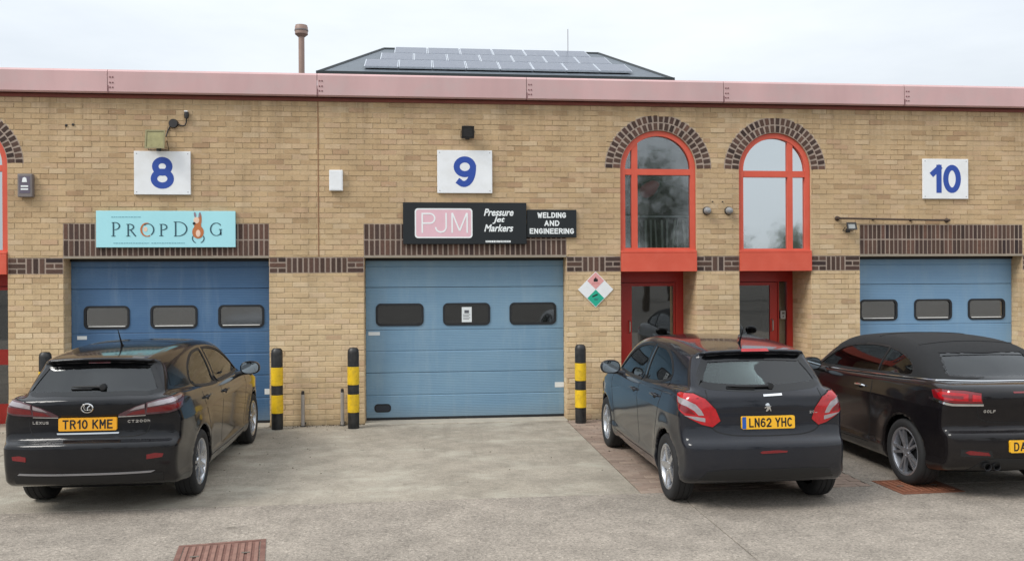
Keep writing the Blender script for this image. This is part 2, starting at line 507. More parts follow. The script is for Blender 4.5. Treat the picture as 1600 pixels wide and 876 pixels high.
def ground_mat(name, base, patch, speck, pale=0.0):
    m, n, l, b = new_mat(name)
    pos = n.new('ShaderNodeNewGeometry').outputs['Position']
    c = mix_rgb(n, l, ramp(n, l, noise(n, l, .55, 6, .65, pos), [(.35, 0.0), (.68, 1.0)]), base, patch)
    # exposed aggregate: stones of several greys
    vo = n.new('ShaderNodeTexVoronoi'); vo.inputs['Scale'].default_value = 75; l.new(pos, vo.inputs['Vector'])
    sc = n.new('ShaderNodeSeparateColor'); l.new(vo.outputs['Color'], sc.inputs[0])
    s1 = ramp(n, l, sc.outputs[0], [(0, 1 - speck * 1.3), (.45, 1.0), (.85, 1.0), (1.0, 1 + speck * 1.2)])
    c = mix_rgb(n, l, 1.0, c, s1, 'MULTIPLY')
    s2 = ramp(n, l, noise(n, l, 26, 5, .75, pos), [(.28, 1 - speck * .9), (.5, 1.0), (.72, 1 + speck * .7)])
    c = mix_rgb(n, l, 1.0, c, s2, 'MULTIPLY')
    s3 = ramp(n, l, noise(n, l, 2.6, 6, .7, pos), [(.36, .80), (.60, 1.04)])
    c = mix_rgb(n, l, 1.0, c, s3, 'MULTIPLY')
    if pale:
        p = ramp(n, l, noise(n, l, 1.15, 7, .68, pos, (1.0, 1.5, 1)), [(.50, 0.0), (.66, pale)])
        c = mix_rgb(n, l, p, c, lin(176, 171, 157))
    tr = ramp(n, l, noise(n, l, 1.0, 5, .7, pos, (4.5, .28, 1)), [(.56, 0.0), (.74, .26)])
    c = mix_rgb(n, l, tr, c, lin(96, 90, 82))
    vd = n.new('ShaderNodeTexVoronoi'); vd.inputs['Scale'].default_value = 1.3; l.new(pos, vd.inputs['Vector'])
    dr = ramp(n, l, math_node(n, l, 'ADD', vd.outputs['Distance'], math_node(n, l, 'MULTIPLY', noise(n, l, 9, 4, .6, pos), .10)), [(.075, .45), (.12, 0.0)])
    c = mix_rgb(n, l, dr, c, lin(82, 76, 68))
    oil = ramp(n, l, noise(n, l, .9, 4, .6, pos), [(.62, 0.0), (.80, .35)])
    c = mix_rgb(n, l, oil, c, lin(84, 78, 70))
    l.new(c, b.inputs['Base Color'])
    b.inputs['Roughness'].default_value = .93
    b.inputs['Specular IOR Level'].default_value = .2
    bp = n.new('ShaderNodeBump'); bp.inputs['Strength'].default_value = .55; bp.inputs['Distance'].default_value = .008
    l.new(vo.outputs['Distance'], bp.inputs['Height']); l.new(bp.outputs['Normal'], b.inputs['Normal'])
    return m

M = {}
M['brick'] = brick_wall_mat()
M['dark_brick'] = dark_brick_mat()
M['mortar'] = simple('tan mortar', lin(194, 173, 140), .95, var=.18, scale=3)
M['mortar_pale'] = simple('pinkish grey mortar', lin(164, 147, 134), .95, var=.15, scale=4)
M['fascia'] = simple('faded pink cladding', lin(198, 162, 161), .6, var=.16, scale=1.2, dirt=(2.6, .5, lin(182, 166, 164)), stretch=(1, 1, .3))
M['fascia_dark'] = simple('dark red trim', lin(84, 32, 32), .6)
M['roofing'] = simple('grey roofing felt', lin(92, 92, 94), .9, var=.2)
M['steel_lintel'] = simple('grey steel lintel', lin(150, 140, 126), .6, var=.1)
M['red'] = simple('orange red painted timber', lin(208, 86, 63), .45, var=.10, scale=2.5, dirt=(5, .25, lin(206, 112, 92)))
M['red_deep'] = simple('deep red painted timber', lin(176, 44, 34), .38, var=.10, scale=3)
M['door_deep'] = None

# ------------------------------------------------------------------ ground
M['yard'] = ground_mat('exposed aggregate concrete', lin(155, 146, 135), lin(144, 136, 126), .27)
M['apron'] = ground_mat('worn smooth concrete', lin(160, 152, 139), lin(148, 140, 127), .14, pale=.65)
M['joint'] = simple('joint filler', lin(104, 97, 88), .95, var=.25)
M['far_ground'] = ground_mat('grey tarmac', lin(118, 114, 108), lin(104, 100, 95), .25)
M['threshold'] = simple('pale concrete threshold', lin(168, 160, 146), .9, var=.22, scale=5, bump=.3)
M['paver'] = None

def paver_mat():
    m, n, l, b = new_mat('brown clay paver')
    rnd = n.new('ShaderNodeObjectInfo').outputs['Random']
    pos = n.new('ShaderNodeNewGeometry').outputs['Position']
    c = ramp(n, l, rnd, [(0, lin(134, 116, 104)), (.4, lin(150, 131, 117)), (.7, lin(143, 127, 115)), (1, lin(158, 139, 124))])
    k = ramp(n, l, noise(n, l, 22, 5, .7, pos), [(.3, .82), (.7, 1.12)])
    c = mix_rgb(n, l, 1.0, c, k, 'MULTIPLY')
    k = ramp(n, l, noise(n, l, 1.5, 5, .7, pos), [(.35, .82), (.65, 1.05)])
    c = mix_rgb(n, l, 1.0, c, k, 'MULTIPLY')
    l.new(c, b.inputs['Base Color']); b.inputs['Roughness'].default_value = .9
    return m
M['paver'] = paver_mat()

g = MB(); g.add([(-900, -900, -.06), (900, -900, -.06), (900, 900, -.06), (-900, 900, -.06)], [(0, 1, 2, 3)])
tag(g.build('ground', M['far_ground']), kind='structure')

JT = .0035
def slab(name, x0, x1, y0, y1, mat, z=0.0):
    mb = MB(); mb.box(x0 + JT, x1 - JT, y0 + JT, y1 - JT, -.05, z, ch=.006)
    return tag(mb.build(name, mat), kind='structure')
bed = MB(); bed.box(-16, 20, -18, -.003, -.055, -.016)
tag(bed.build('slab_bed', M['joint']), kind='structure')
PX0, PX1, PY0 = 2.085, 4.41, -4.34
xs_fore = [-16, -9.6, -6.2, 2.43, 8.45, 14.4, 20]
for i in range(len(xs_fore) - 1):
    slab('yard_slab', xs_fore[i], xs_fore[i + 1], -9.6, PY0, M['yard'])
    slab('yard_slab', xs_fore[i], xs_fore[i + 1], -18, -9.6, M['yard'])
slab('apron_slab', -16, -6.9, PY0, -.003, M['yard'])
slab('apron_slab', -6.9, -4.95, PY0, -.003, M['apron'])
slab('apron_slab', -4.95, PX0, PY0, -.003, M['apron'])
slab('apron_slab', PX1, 8.45, PY0, -.003, M['yard'])
slab('apron_slab', 8.45, 20, PY0, -.003, M['yard'])

# block paving between the concrete aprons
pv = MB(); pv.box(PX0 + .004, PX1 - .004, PY0 + .004, -.003, -.05, -.012)
paving = tag(pv.build('block_paving', M['joint']), kind='structure')
pm = MB(); pm.box(-.0975, .0975, -.0475, .0475, -.028, .0, ch=.005)
pav_me = pm.build('paver_source', M['paver']).data
bpy.data.objects.remove(bpy.data.objects['paver_source'])
spots = []
row = 0
y = PY0 + .055
while y < -.05:
    x = PX0 + .105 - (.1 if row % 2 else 0)
    while x < PX1 + .02:
        a, b_ = max(x - .0975, PX0 + .006), min(x + .0975, PX1 - .006)
        if b_ - a > .03:
            spots.append((a, b_, y))
        x += .2
    y += .1; row += 1
vis = sorted(range(len(spots)), key=lambda i: spots[i][0] * 1.0 + spots[i][2] * .25)[:300]
rest = MB()
for i, (a, b_, y) in enumerate(spots):
    dz = random.uniform(-.003, .003)
    if i in set(vis):
        share('paver', pav_me, paving, ((a + b_) / 2, y, dz), (random.uniform(-.012, .012), random.uniform(-.008, .008), 0), ((b_ - a) / .195, 1, 1))
    else:
        rest.box(a, b_, y - .0475, y + .0475, -.028, dz)
tag(rest.build('paver_field', M['paver'], paving, (0, 0, 0)), kind='stuff')

def drain_cover(x, y, w, d, rz, label, ribs, matk):
    t = thing('drain_cover', (x, y, 0), label, 'drain cover', 'rusty drain covers in the yard', rz)
    t['_o'] = (0, 0, 0)
    fr = MB()
    fr.prism([(-w/2-.04, -d/2-.04), (w/2+.04, -d/2-.04), (w/2+.04, d/2+.04), (-w/2-.04, d/2+.04)],
             [[(-w/2, -d/2), (w/2, -d/2), (w/2, d/2), (-w/2, d/2)]], .001, .006, 'z')
    fr.build('frame', M[matk], t)
    pl = MB(); pl.box(-w/2 + .006, w/2 - .006, -d/2 + .006, d/2 - .006, .0005, .004)
    plate = pl.build('plate', M[matk], t)
    rb = MB(); k = w / ribs
    for i in range(ribs):
        rb.box(-w/2 + k * (i + .22), -w/2 + k * (i + .78), -d/2 + .03, d/2 - .03, .004, .012, ch=.003)
    rb.build('ribs', M[matk + '_rib'], plate)
    lf = MB()
    for sx in (-1, 1):
        lf.box(sx * w * .32 - .03, sx * w * .32 + .03, -.012, .012, .0122, .0145)
    lf.build('lifting_slot', M['joint'], t)
    return t
M['rust'] = simple('rusty brown iron', lin(112, 78, 68), .8, var=.3, scale=12, bump=.4, dirt=(9, .5, lin(142, 112, 98)))
M['rust_rib'] = simple('worn rusty iron rib', lin(134, 100, 88), .75, var=.3, scale=14)
M['rust2'] = simple('orange rusty iron', lin(124, 76, 54), .8, var=.35, scale=9, bump=.4)
M['rust2_rib'] = simple('orange rusty rib', lin(138, 88, 64), .8, var=.35, scale=9)
drain_cover(-1.505, -5.79, .57, .60, R(9), 'ribbed red brown drain cover in the open foreground, front left', 11, 'rust')
drain_cover(4.83, -4.42, .56, .46, R(2), 'orange rusty drain cover beside the rear tyre of the convertible', 9, 'rust2')

# ------------------------------------------------------------------ the brick terrace
X_L, X_R, Z_T = -9.6, 12.4, 4.66
DOORS = [(-4.883, -2.123), (-.808, 2.107), (6.595, 9.233)]
DZ = 2.365
ENTR = [(-6.715, -5.605, -6.160, .555, .765), (2.913, 4.058, 3.4855, .5725, .80), (4.712, 5.830, 5.271, .559, .785)]
Z_SP0, Z_SP1, Z_SPR = 2.150, 2.432, 3.655       # spandrel, spring line
DEPTH, REC = .25, .70
bld = thing('brick_terrace', (2.0, 0, 0), 'long yellow brick industrial terrace with blue doors, red windows and pink fascia', 'building')
bld['_o'] = (2.0, 0, 0)

# mortar core of the wall, with its openings (outline goes round the ground-level openings)
outl = [(X_L, -.05)]
for kind, a, b_ in sorted([('d', *d) for d in DOORS] + [('e', e[0], e[1]) for e in ENTR], key=lambda q: q[1]):
    if kind == 'd':
        outl += [(a, -.05), (a, DZ), (b_, DZ), (b_, -.05)]
    else:
        e = [q for q in ENTR if q[0] == a][0]
        outl += [(a, -.05)] + [(q[0], q[1]) for q in reversed(arc(e[2], Z_SPR, e[3], 0, 180, 28))] + [(b_, -.05)]
outl += [(X_R, -.05), (X_R, Z_T), (X_L, Z_T)]
w = MB(); w.prism(outl, [], .0055, DEPTH + .05, 'y')
wall = w.build('wall', M['mortar'], bld)

# bricks: stretcher bond, cut where openings, lintels, bands and arches interrupt it
BAND0, BAND1 = 2.152, 2.375
excl = []
for a, b_ in DOORS:
    excl.append((a, b_, -1, 2.845))
for e in ENTR:
    excl.append((e[0], e[1], -1, Z_SPR))
gaps = [(-9.6, -6.715), (-5.605, -4.883), (-2.123, -.808), (2.107, 2.913), (4.058, 4.712), (5.830, 6.595), (9.233, 12.4)]
for a, b_ in gaps:
    excl.append((a, b_, BAND0, BAND1))
def cut(rects, ex):
    out = []
    for (a, b_, c, d) in rects:
        x0, x1, z0, z1 = max(a, ex[0]), min(b_, ex[1]), max(c, ex[2]), min(d, ex[3])
        if x0 >= x1 or z0 >= z1:
            out.append((a, b_, c, d)); continue
        if a < x0: out.append((a, x0 - .002, c, d))
        if x1 < b_: out.append((x1 + .002, b_, c, d))
        if c < z0: out.append((x0, x1, c, z0 - .004))
        if z1 < d: out.append((x0, x1, z1 + .004, d))
    return [q for q in out if q[1] - q[0] > .012 and q[3] - q[2] > .012]
# one whole brick as shared mesh
bmq = MB(); bmq.box(-.1075, .1075, 0, .06, -.0325, .0325, ch=.004)
_o = bmq.build('brick_source', M['brick']); brick_me = _o.data; bpy.data.objects.remove(_o)
field = MB()
single = 0
for k in range(0, 62):
    z0 = k * .075 + .005; z1 = z0 + .065
    if z1 > Z_T: break
    off = -.1125 if k % 2 else 0.0
    j0 = int(math.floor((X_L - off) / .225)) - 1
    ex_row = list(excl)
    zc = (z0 + z1) / 2
    for e in ENTR:
        if zc > Z_SPR - .01 and zc < Z_SPR + e[4] + .004:
            h = math.sqrt(max(0, (e[4] + .008) ** 2 - max(0, zc - Z_SPR) ** 2))
            ex_row.append((e[2] - h, e[2] + h, z0 - .01, z1 + .01))
    for j in range(j0, j0 + 102):
        a = j * .225 + off + .005; b_ = a + .215
        a2, b2 = max(a, X_L), min(b_, X_R)
        if b2 - a2 < .02: continue
        rects = [(a2, b2, z0, z1)]
        for ex in ex_row: rects = cut(rects, ex)
        for (p, q, r, s) in rects:
            dy = random.uniform(-.0035, .0035) - (.003 if random.random() < .04 else 0)
            inpier = (-2.13 < p and q < -.80 and s < 2.15) or (2.10 < p and q < 2.92 and s < 2.15)
            if inpier and single < 300:
                single += 1
                share('brick', brick_me, wall, ((p + q) / 2 - 2.0, dy, (r + s) / 2), (0, 0, 0), ((q - p) / .215, 1, (s - r) / .065))
            else:
                field.box(p, q, dy, .05, r, s)
# returns of the door openings and the side walls of the entrance recesses
def returns(x, into, y0, y1, ztop):
    """brick faces on a jamb at x; into = +1 if the solid lies towards +x"""
    for k in range(0, 60):
        z0 = k * .075 + .005; z1 = min(z0 + .065, ztop)
        if z0 > ztop - .02: break
        yy = y0 + (0 if k % 2 else -.11)
        while yy < y1:
            a, b_ = max(yy, .012), min(yy + .215, y1)
            if b_ - a > .03:
                d = random.uniform(.002, .006)
                if into > 0: field.box(x - d, x + .04, a, b_, z0, z1)
                else: field.box(x - .04, x + d, a, b_, z0, z1)
            yy += .225
for a, b_ in DOORS:
    returns(a, -1, .0, DEPTH + .04, DZ); returns(b_, 1, .0, DEPTH + .04, DZ)
side = MB()
for e in ENTR:
    side.box(e[0] - .10, e[0] - .0, DEPTH + .05, REC + .1, -.05, Z_SP0)
    side.box(e[1] + .0, e[1] + .10, DEPTH + .05, REC + .1, -.05, Z_SP0)
    returns(e[0], -1, .0, REC + .08, Z_SP0); returns(e[1], 1, .0, REC + .08, Z_SP0)
side.build('recess_wall', M['mortar'], bld)
tag(field.build('brick_field', M['brick'], wall, (2.0, 0, 0)), kind='stuff')

# dark soldier lintels over the big doors
sm = MB(); sm.box(-.5, .5, 0, .05, -.5, .5)
_o = sm.build('soldier_source', M['dark_brick']); dark_me = _o.data; bpy.data.objects.remove(_o)
def dark_brick(name, parent, x, z, w_, h_, rot=0.0, dy=None):
    dy = random.uniform(-.004, .001) if dy is None else dy
    return share(name, dark_me, parent, (x - 2.0, dy, z), (0, -rot, 0), (w_, 1, h_))
for a, b_ in DOORS:
    lb = MB(); lb.box(a, b_, .004, .24, DZ + .03, 2.845)
    lint = lb.build('lintel', M['mortar_pale'], bld)
    st = MB(); st.box(a + .002, b_ - .002, -.004, .24, DZ + .002, DZ + .028)
    st.build('lintel_plate', M['steel_lintel'], lint, (2.0, 0, 0))
    n = 39; p = (b_ - a) / n
    for r, zc in ((0, 2.507), (1, 2.735)):
        for i in range(n):
            dark_brick('lintel_brick', lint, a + p * (i + .5), zc + random.uniform(-.002, .002), p * .70, .207)
def band(a, b_):
    if b_ - a < .2: return
    bb = MB(); bb.box(a + .001, b_ - .001, .004, .06, BAND0, BAND1)
    bo = bb.build('band', M['mortar_pale'], bld)
    W_ = b_ - a
    blocks = 1 if W_ < 2.0 else 2
    cell = W_ / blocks
    for q in range(blocks):
        a1 = a + q * cell
        bw = .235
        n = max(1, int(round((cell - 2 * bw - .01) / .077)))
        p = (cell - 2 * bw) / n
        for side_x, flip in ((a1, 0), (a1 + cell - bw, 1)):
            for r in range(3):
                z = BAND0 + .012 + .074 * r + .0265
                if (r + flip) % 2:
                    dark_brick('band_brick', bo, side_x + bw / 2, z, bw - .022, .052)
                else:
                    for h_ in (.25, .75):
                        dark_brick('band_brick', bo, side_x + bw * h_, z, bw / 2 - .022, .052)
        for i in range(n):
            dark_brick('band_brick', bo, a1 + bw + p * (i + .5), (BAND0 + BAND1) / 2, p * .68, .200)
for a, b_ in gaps: band(a, b_)
# brick arches
for e in ENTR:
    xc, ri, ro = e[2], e[3], e[4]
    outr = arc(xc, Z_SPR, ro + .004, 0, 180, 48) ; inn = arc(xc, Z_SPR, ri, 180, 0, 48)
    ab = MB(); ab.prism(outr + inn, [], .003, .10, 'y')
    ar = ab.build('arch', M['mortar_pale'], bld)
    th = (ro - ri) / 2
    for ring, cnt in ((0, 24), (1, 28)):
        rm = ri + th * (ring + .5)
        for i in range(cnt):
            t = 180.0 * (i + .5) / cnt
            dark_brick('arch_brick', ar, xc + rm * math.cos(R(t)), Z_SPR + rm * math.sin(R(t)),
                       math.pi * rm / cnt * .66, th * .84, rot=R(t - 90))
# movement joint in the brickwork
mj = MB(); mj.box(-1.445, -1.430, -.0045, .02, BAND1 + .01, 4.60)
mj.build('movement_joint', simple('brown joint sealant', lin(140, 104, 76), .9), bld)

# fascia: separate faded panels with riveted laps
M['fascia_mark'] = simple('dull rivet stain', lin(132, 94, 96), .7)
JX = [-9.9, -7.1, -4.244, -1.434, 1.518, 4.436, 7.243, 10.15, 12.7]
ZF0, ZF1 = 4.622, 4.945
for i in range(len(JX) - 1):
    a, b_ = JX[i] + .004, JX[i + 1] - .004
    fp = MB()
    prof = [(-.10, ZF0), (-.125, ZF0 + .018), (-.125, ZF1 - .03), (-.10, ZF1), (.25, ZF1 + .012), (.25, ZF1 - .02), (-.085, ZF1 - .03), (-.085, ZF0)]
    fp.prism([(q[0], q[1]) for q in prof], [], a, b_, 'x')
    pn = fp.build('fascia_panel', M['fascia'], bld)
    rv = MB()
    for dz in (.075, .14, .215):
        for dx in (.03, .065):
            rv.lathe([(.0, -.134), (.011, -.131), (.012, -.125)], (a + dx, 0, ZF0 + dz), 'y', 8)
    tag(rv.build('rivets', M['fascia_mark'], pn, (2.0, 0, 0)), kind='stuff')
    lp = MB(); lp.box(a - .003, a + .012, -.1275, -.10, ZF0 + .005, ZF0 + .10)
    lp.build('lap_joint', M['fascia_mark'], pn, (2.0, 0, 0))
sf = MB(); sf.box(X_L, X_R, -.082, .02, ZF0 + .004, ZF0 + .03)
sf.build('soffit', M['fascia_dark'], bld)
tr = MB(); tr.box(X_L, X_R, -.022, .008, ZF0 - .048, ZF0 - .002)
tr.build('trim_board', simple('red brown trim board', lin(132, 70, 58), .7, var=.25, scale=4), bld)
rf = MB(); rf.box(X_L, X_R, .02, 9.0, 4.66, 4.80)
rf.build('roof', M['roofing'], bld)
bk = MB()
bk.box(X_L, X_L + .2, .31, 9.0, -.05, 4.66); bk.box(X_R - .2, X_R, .31, 9.0, -.05, 4.66); bk.box(X_L, X_R, 8.8, 9.0, -.05, 4.66)
bk.build('rear_wall', M['mortar'], bld)

# interiors seen dimly through the glass
M['room'] = simple('dim grey room', lin(70, 72, 72), .9, var=.2)
for x0, x1 in ((-7.3, -5.0), (2.5, 6.4)):
    inr = MB()
    inr.box(x0, x1, 3.2, 3.25, 0, 4.5); inr.box(x0, x1, .9, 3.2, 2.16, 2.28)
    inr.box(x0, x0 + .05, .8, 3.2, 0, 4.5); inr.box(x1 - .05, x1, .8, 3.2, 0, 4.5)
    inr.box(x0, x1, .31, 3.2, 4.4, 4.5)
    inr.build('inner_wall', M['room'], bld)

# ---- arched windows
M['pane_mirror'] = glass('sky mirroring window glass', (.35, .38, .38, 1), refl=.62, trans=.9, rough=.035, mirror=(.88, .93, .95, 1), ripple=.10)
M['pane_dark'] = glass('dark window glass', (.80, .84, .84, 1), refl=.13, trans=.95, rough=.04, ripple=.12)
M['pane_door'] = glass('dark door glass', (.5, .52, .52, 1), refl=.12, trans=.85, rough=.02, ripple=.08)
def arch_window(e, mull, tz0, tz1, z_in, pane_mat, bar=None):
    xc, h = e[2], e[3] - .004
    fw = .075
    ri = h - fw
    fr = MB()
    out = [(xc - h, Z_SP1)] + [(xc + h, Z_SP1)] + arc(xc, Z_SPR, h, 0, 180, 40)
    hole = [(xc - ri, z_in), (xc + ri, z_in)] + arc(xc, Z_SPR, ri, 0, 180, 40)
    fr.prism(out, [hole], .035, .12, 'y')
    wf = fr.build('window', M['red'], bld)
    m0, m1 = mull
    def hz(x): return Z_SPR + math.sqrt(max(0, ri * ri - (x - xc) ** 2))
    mu = MB(); mu.prism([(m0, z_in - .01), (m1, z_in - .01), (m1, hz(m1) + .01), (m0, hz(m0) + .01)], [], .043, .112, 'y')
    mu.build('mullion', M['red'], wf, (2.0, 0, 0))
    tr_ = MB()
    for a, b_ in ((xc - ri - .01, m0), (m1, xc + ri + .01)):
        tr_.box(a, b_, .041, .112, tz0, tz1)
    tr_.build('transom', M['red'], wf, (2.0, 0, 0))
    def upper(a, b_):
        pts = [(a, tz1 - .01), (b_, tz1 - .01)]
        n = 20
        for i in range(n + 1):
            x = b_ + (a - b_) * i / n
            pts.append((x, max(hz(x), tz1)))
        return pts
    ins = .012
    for a, b_ in ((xc - ri + .0005, m0 + ins), (m1 - ins, xc + ri - .0005)):
        p = MB(); p.prism(upper(a, b_), [], .078, .084, 'y'); p.build('pane', pane_mat, wf, (2.0, 0, 0))
        p = MB(); p.box(a, b_, .078, .084, z_in - ins, tz0 + ins); p.build('pane', pane_mat, wf, (2.0, 0, 0))
    if bar:
        bq = MB(); bq.box(xc - ri, m0, .10, .125, bar, bar + .022); bq.box(m1, xc + ri, .10, .125, bar, bar + .022)
        bq.build('glazing_bar', simple('pale grey glazing bar', lin(176, 182, 184), .5), wf, (2.0, 0, 0))
    sill = MB(); sill.box(e[0] + .002, e[1] - .002, -.022, .12, Z_SP1 - .006, Z_SP1 + .028, ch=.004)
    sill.build('sill', M['red'], wf, (2.0, 0, 0))
    sp_ = MB(); sp_.box(e[0] + .003, e[1] - .003, -.032, .10, Z_SP0, Z_SP1 - .01, ch=.004)
    sp_.build('spandrel_panel', M['red'], bld)
    so = MB(); so.box(e[0] + .003, e[1] - .003, .10, REC + .1, Z_SP0 + .003, Z_SP0 + .05)
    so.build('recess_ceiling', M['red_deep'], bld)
arch_window(ENTR[1], (3.091, 3.180), 3.575, 3.662, 2.50, M['pane_dark'], bar=2.955)
arch_window(ENTR[2], (5.480, 5.562), 3.555, 3.648, 2.485, M['pane_mirror'])
arch_window(ENTR[0], (-6.46, -6.37), 3.560, 3.645, 2.485, M['pane_mirror'])

# ---- entrance doors at the back of the recesses
M['handle'] = simple('brushed steel', lin(190, 190, 186), .3, metal=.9, var=.05)
def entrance(e, posts, leaf, z_head, z_mid=None, glass_x=None, side=None, handle=None):
    """posts: fixed frame strips; leaf: door leaf x range"""
    fr = MB()
    for a, b_ in posts: fr.box(a, b_, REC - .05, REC + .05, 0, Z_SP0)
    xs = sorted(posts)
    for i in range(len(xs) - 1):
        fr.box(xs[i][1], xs[i + 1][0], REC - .048, REC + .05, z_head + .06, Z_SP0)
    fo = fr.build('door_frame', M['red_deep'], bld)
    d = MB()
    a, b_ = leaf; ga, gb = glass_x
    d.box(a + .004, ga, REC - .03, REC + .02, .012, z_head + .05); d.box(gb, b_ - .004, REC - .03, REC + .02, .012, z_head + .05)
    d.box(ga, gb, REC - .029, REC + .02, z_head, z_head + .049); d.box(ga, gb, REC - .029, REC + .02, .012, .30)
    if z_mid: d.box(ga, gb, REC - .029, REC + .02, z_mid[0], z_mid[1])
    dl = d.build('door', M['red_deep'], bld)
    p = MB(); p.box(ga - .01, gb + .01, REC - .008, REC - .002, .28, z_head + .01); p.build('pane', M['pane_door'], dl, (2.0, 0, 0))
    h = MB()
    hx = handle
    h.tube([(hx, REC - .03, 1.21), (hx, REC - .075, 1.23), (hx, REC - .075, 1.38), (hx, REC - .03, 1.40)], .010, 8)
    h.build('handle', M['handle'], dl, (2.0, 0, 0), smooth=True)
    if side:
        s = MB(); s.box(side[0], side[1], REC - .004, REC + .002, .02, z_head + .05)
        s.build('side_pane', M['pane_door'], fo, (2.0, 0, 0))
entrance(ENTR[1], [(2.916, 2.985), (3.93, 4.054)], (2.985, 3.93), 1.93, glass_x=(3.24, 3.90), handle=3.20)
entrance(ENTR[2], [(4.716, 4.78), (5.585, 5.60), (5.735, 5.826)], (4.78, 5.585), 1.93, glass_x=(4.90, 5.462), side=(5.60, 5.735), handle=5.49)
entrance(ENTR[0], [(-6.71, -6.64), (-5.68, -5.61)], (-6.64, -5.68), 1.93, z_mid=(.86, 1.08), glass_x=(-6.52, -5.80), handle=-6.58)
_t = thing('entry_panel', (5.665, REC - .06, 1.40), 'small grey door entry panel beside the right red entrance door', 'intercom')
q = MB(); q.box(5.625, 5.705, REC - .06, REC - .02, 1.40, 1.53, ch=.008); q.build('casing', simple('pale grey plastic', lin(168, 166, 160), .5), _t)
q = MB(); q.lathe([(.013, -.004), (.013, 0)], (5.665, REC - .061, 1.44), 'y', 12); q.box(5.645, 5.685, REC - .064, REC - .058, 1.475, 1.51); q.build('button', M['joint'], _t)

# ---- sectional doors
def door_mat(name, c1, c2, fade):
    m, n, l, b = new_mat(name)
    pos = n.new('ShaderNodeNewGeometry').outputs['Position']
    f = noise(n, l, .9, 5, .6, pos, (.6, 1, 1.6))
    c = mix_rgb(n, l, ramp(n, l, f, [(.35, 0.0), (.7, 1.0)]), c1, c2)
    st = ramp(n, l, noise(n, l, 5, 5, .7, pos, (1.0, 1, .12)), [(.5, 0.0), (.8, fade)])
    c = mix_rgb(n, l, st, c, lin(150, 168, 178))
    sp = n.new('ShaderNodeSeparateXYZ'); l.new(pos, sp.inputs[0])
    gr = n.new('ShaderNodeMapRange'); gr.inputs['From Min'].default_value = .30; gr.inputs['From Max'].default_value = .04
    gr.inputs['To Max'].default_value = .55
    l.new(math_node(n, l, 'ADD', sp.outputs['Z'], math_node(n, l, 'MULTIPLY', noise(n, l, 3, 4, .6, pos), .12)), gr.inputs['Value'])
    c = mix_rgb(n, l, gr.outputs[0], c, lin(120, 130, 132))
    l.new(c, b.inputs['Base Color']); b.inputs['Roughness'].default_value = .42
    wv = n.new('ShaderNodeTexWave'); wv.wave_type = 'BANDS'; wv.bands_direction = 'Z'; wv.inputs['Scale'].default_value = 13.0
    l.new(pos, wv.inputs['Vector'])
    bp = n.new('ShaderNodeBump'); bp.inputs['Strength'].default_value = .22; bp.inputs['Distance'].default_value = .006
    h = math_node(n, l, 'ADD', wv.outputs['Fac'], math_node(n, l, 'MULTIPLY', noise(n, l, 70, 2, .6, pos), .5))
    l.new(h, bp.inputs['Height']); l.new(bp.outputs['Normal'], b.inputs['Normal'])
    return m
M['door8'] = door_mat('deep blue door steel', lin(64, 99, 136), lin(78, 112, 147), .26)
M['door9'] = door_mat('faded steel blue door', lin(108, 141, 166), lin(122, 153, 174), .4)
M['door10'] = door_mat('mid blue door steel', lin(104, 140, 172), lin(118, 152, 180), .28)
M['rubber'] = simple('black rubber', lin(24, 26, 30), .6)
M['win8'] = glass('grimy door window', (.62, .6, .58, 1), refl=.22, rough=.12, trans=.9)
M['win9'] = glass('dark door window', (.30, .31, .34, 1), refl=.10, rough=.03, trans=.9)
M['grille'] = simple('grey wire grille', lin(96, 98, 104), .5, metal=.5)
M['label_white'] = simple('white sticker', lin(222, 226, 226), .5, var=.05)
M['ink'] = simple('grey print', lin(90, 92, 98), .6)
M['liner'] = simple('grey liner board', lin(128, 122, 116), .8, var=.2, scale=5)
DY = DEPTH
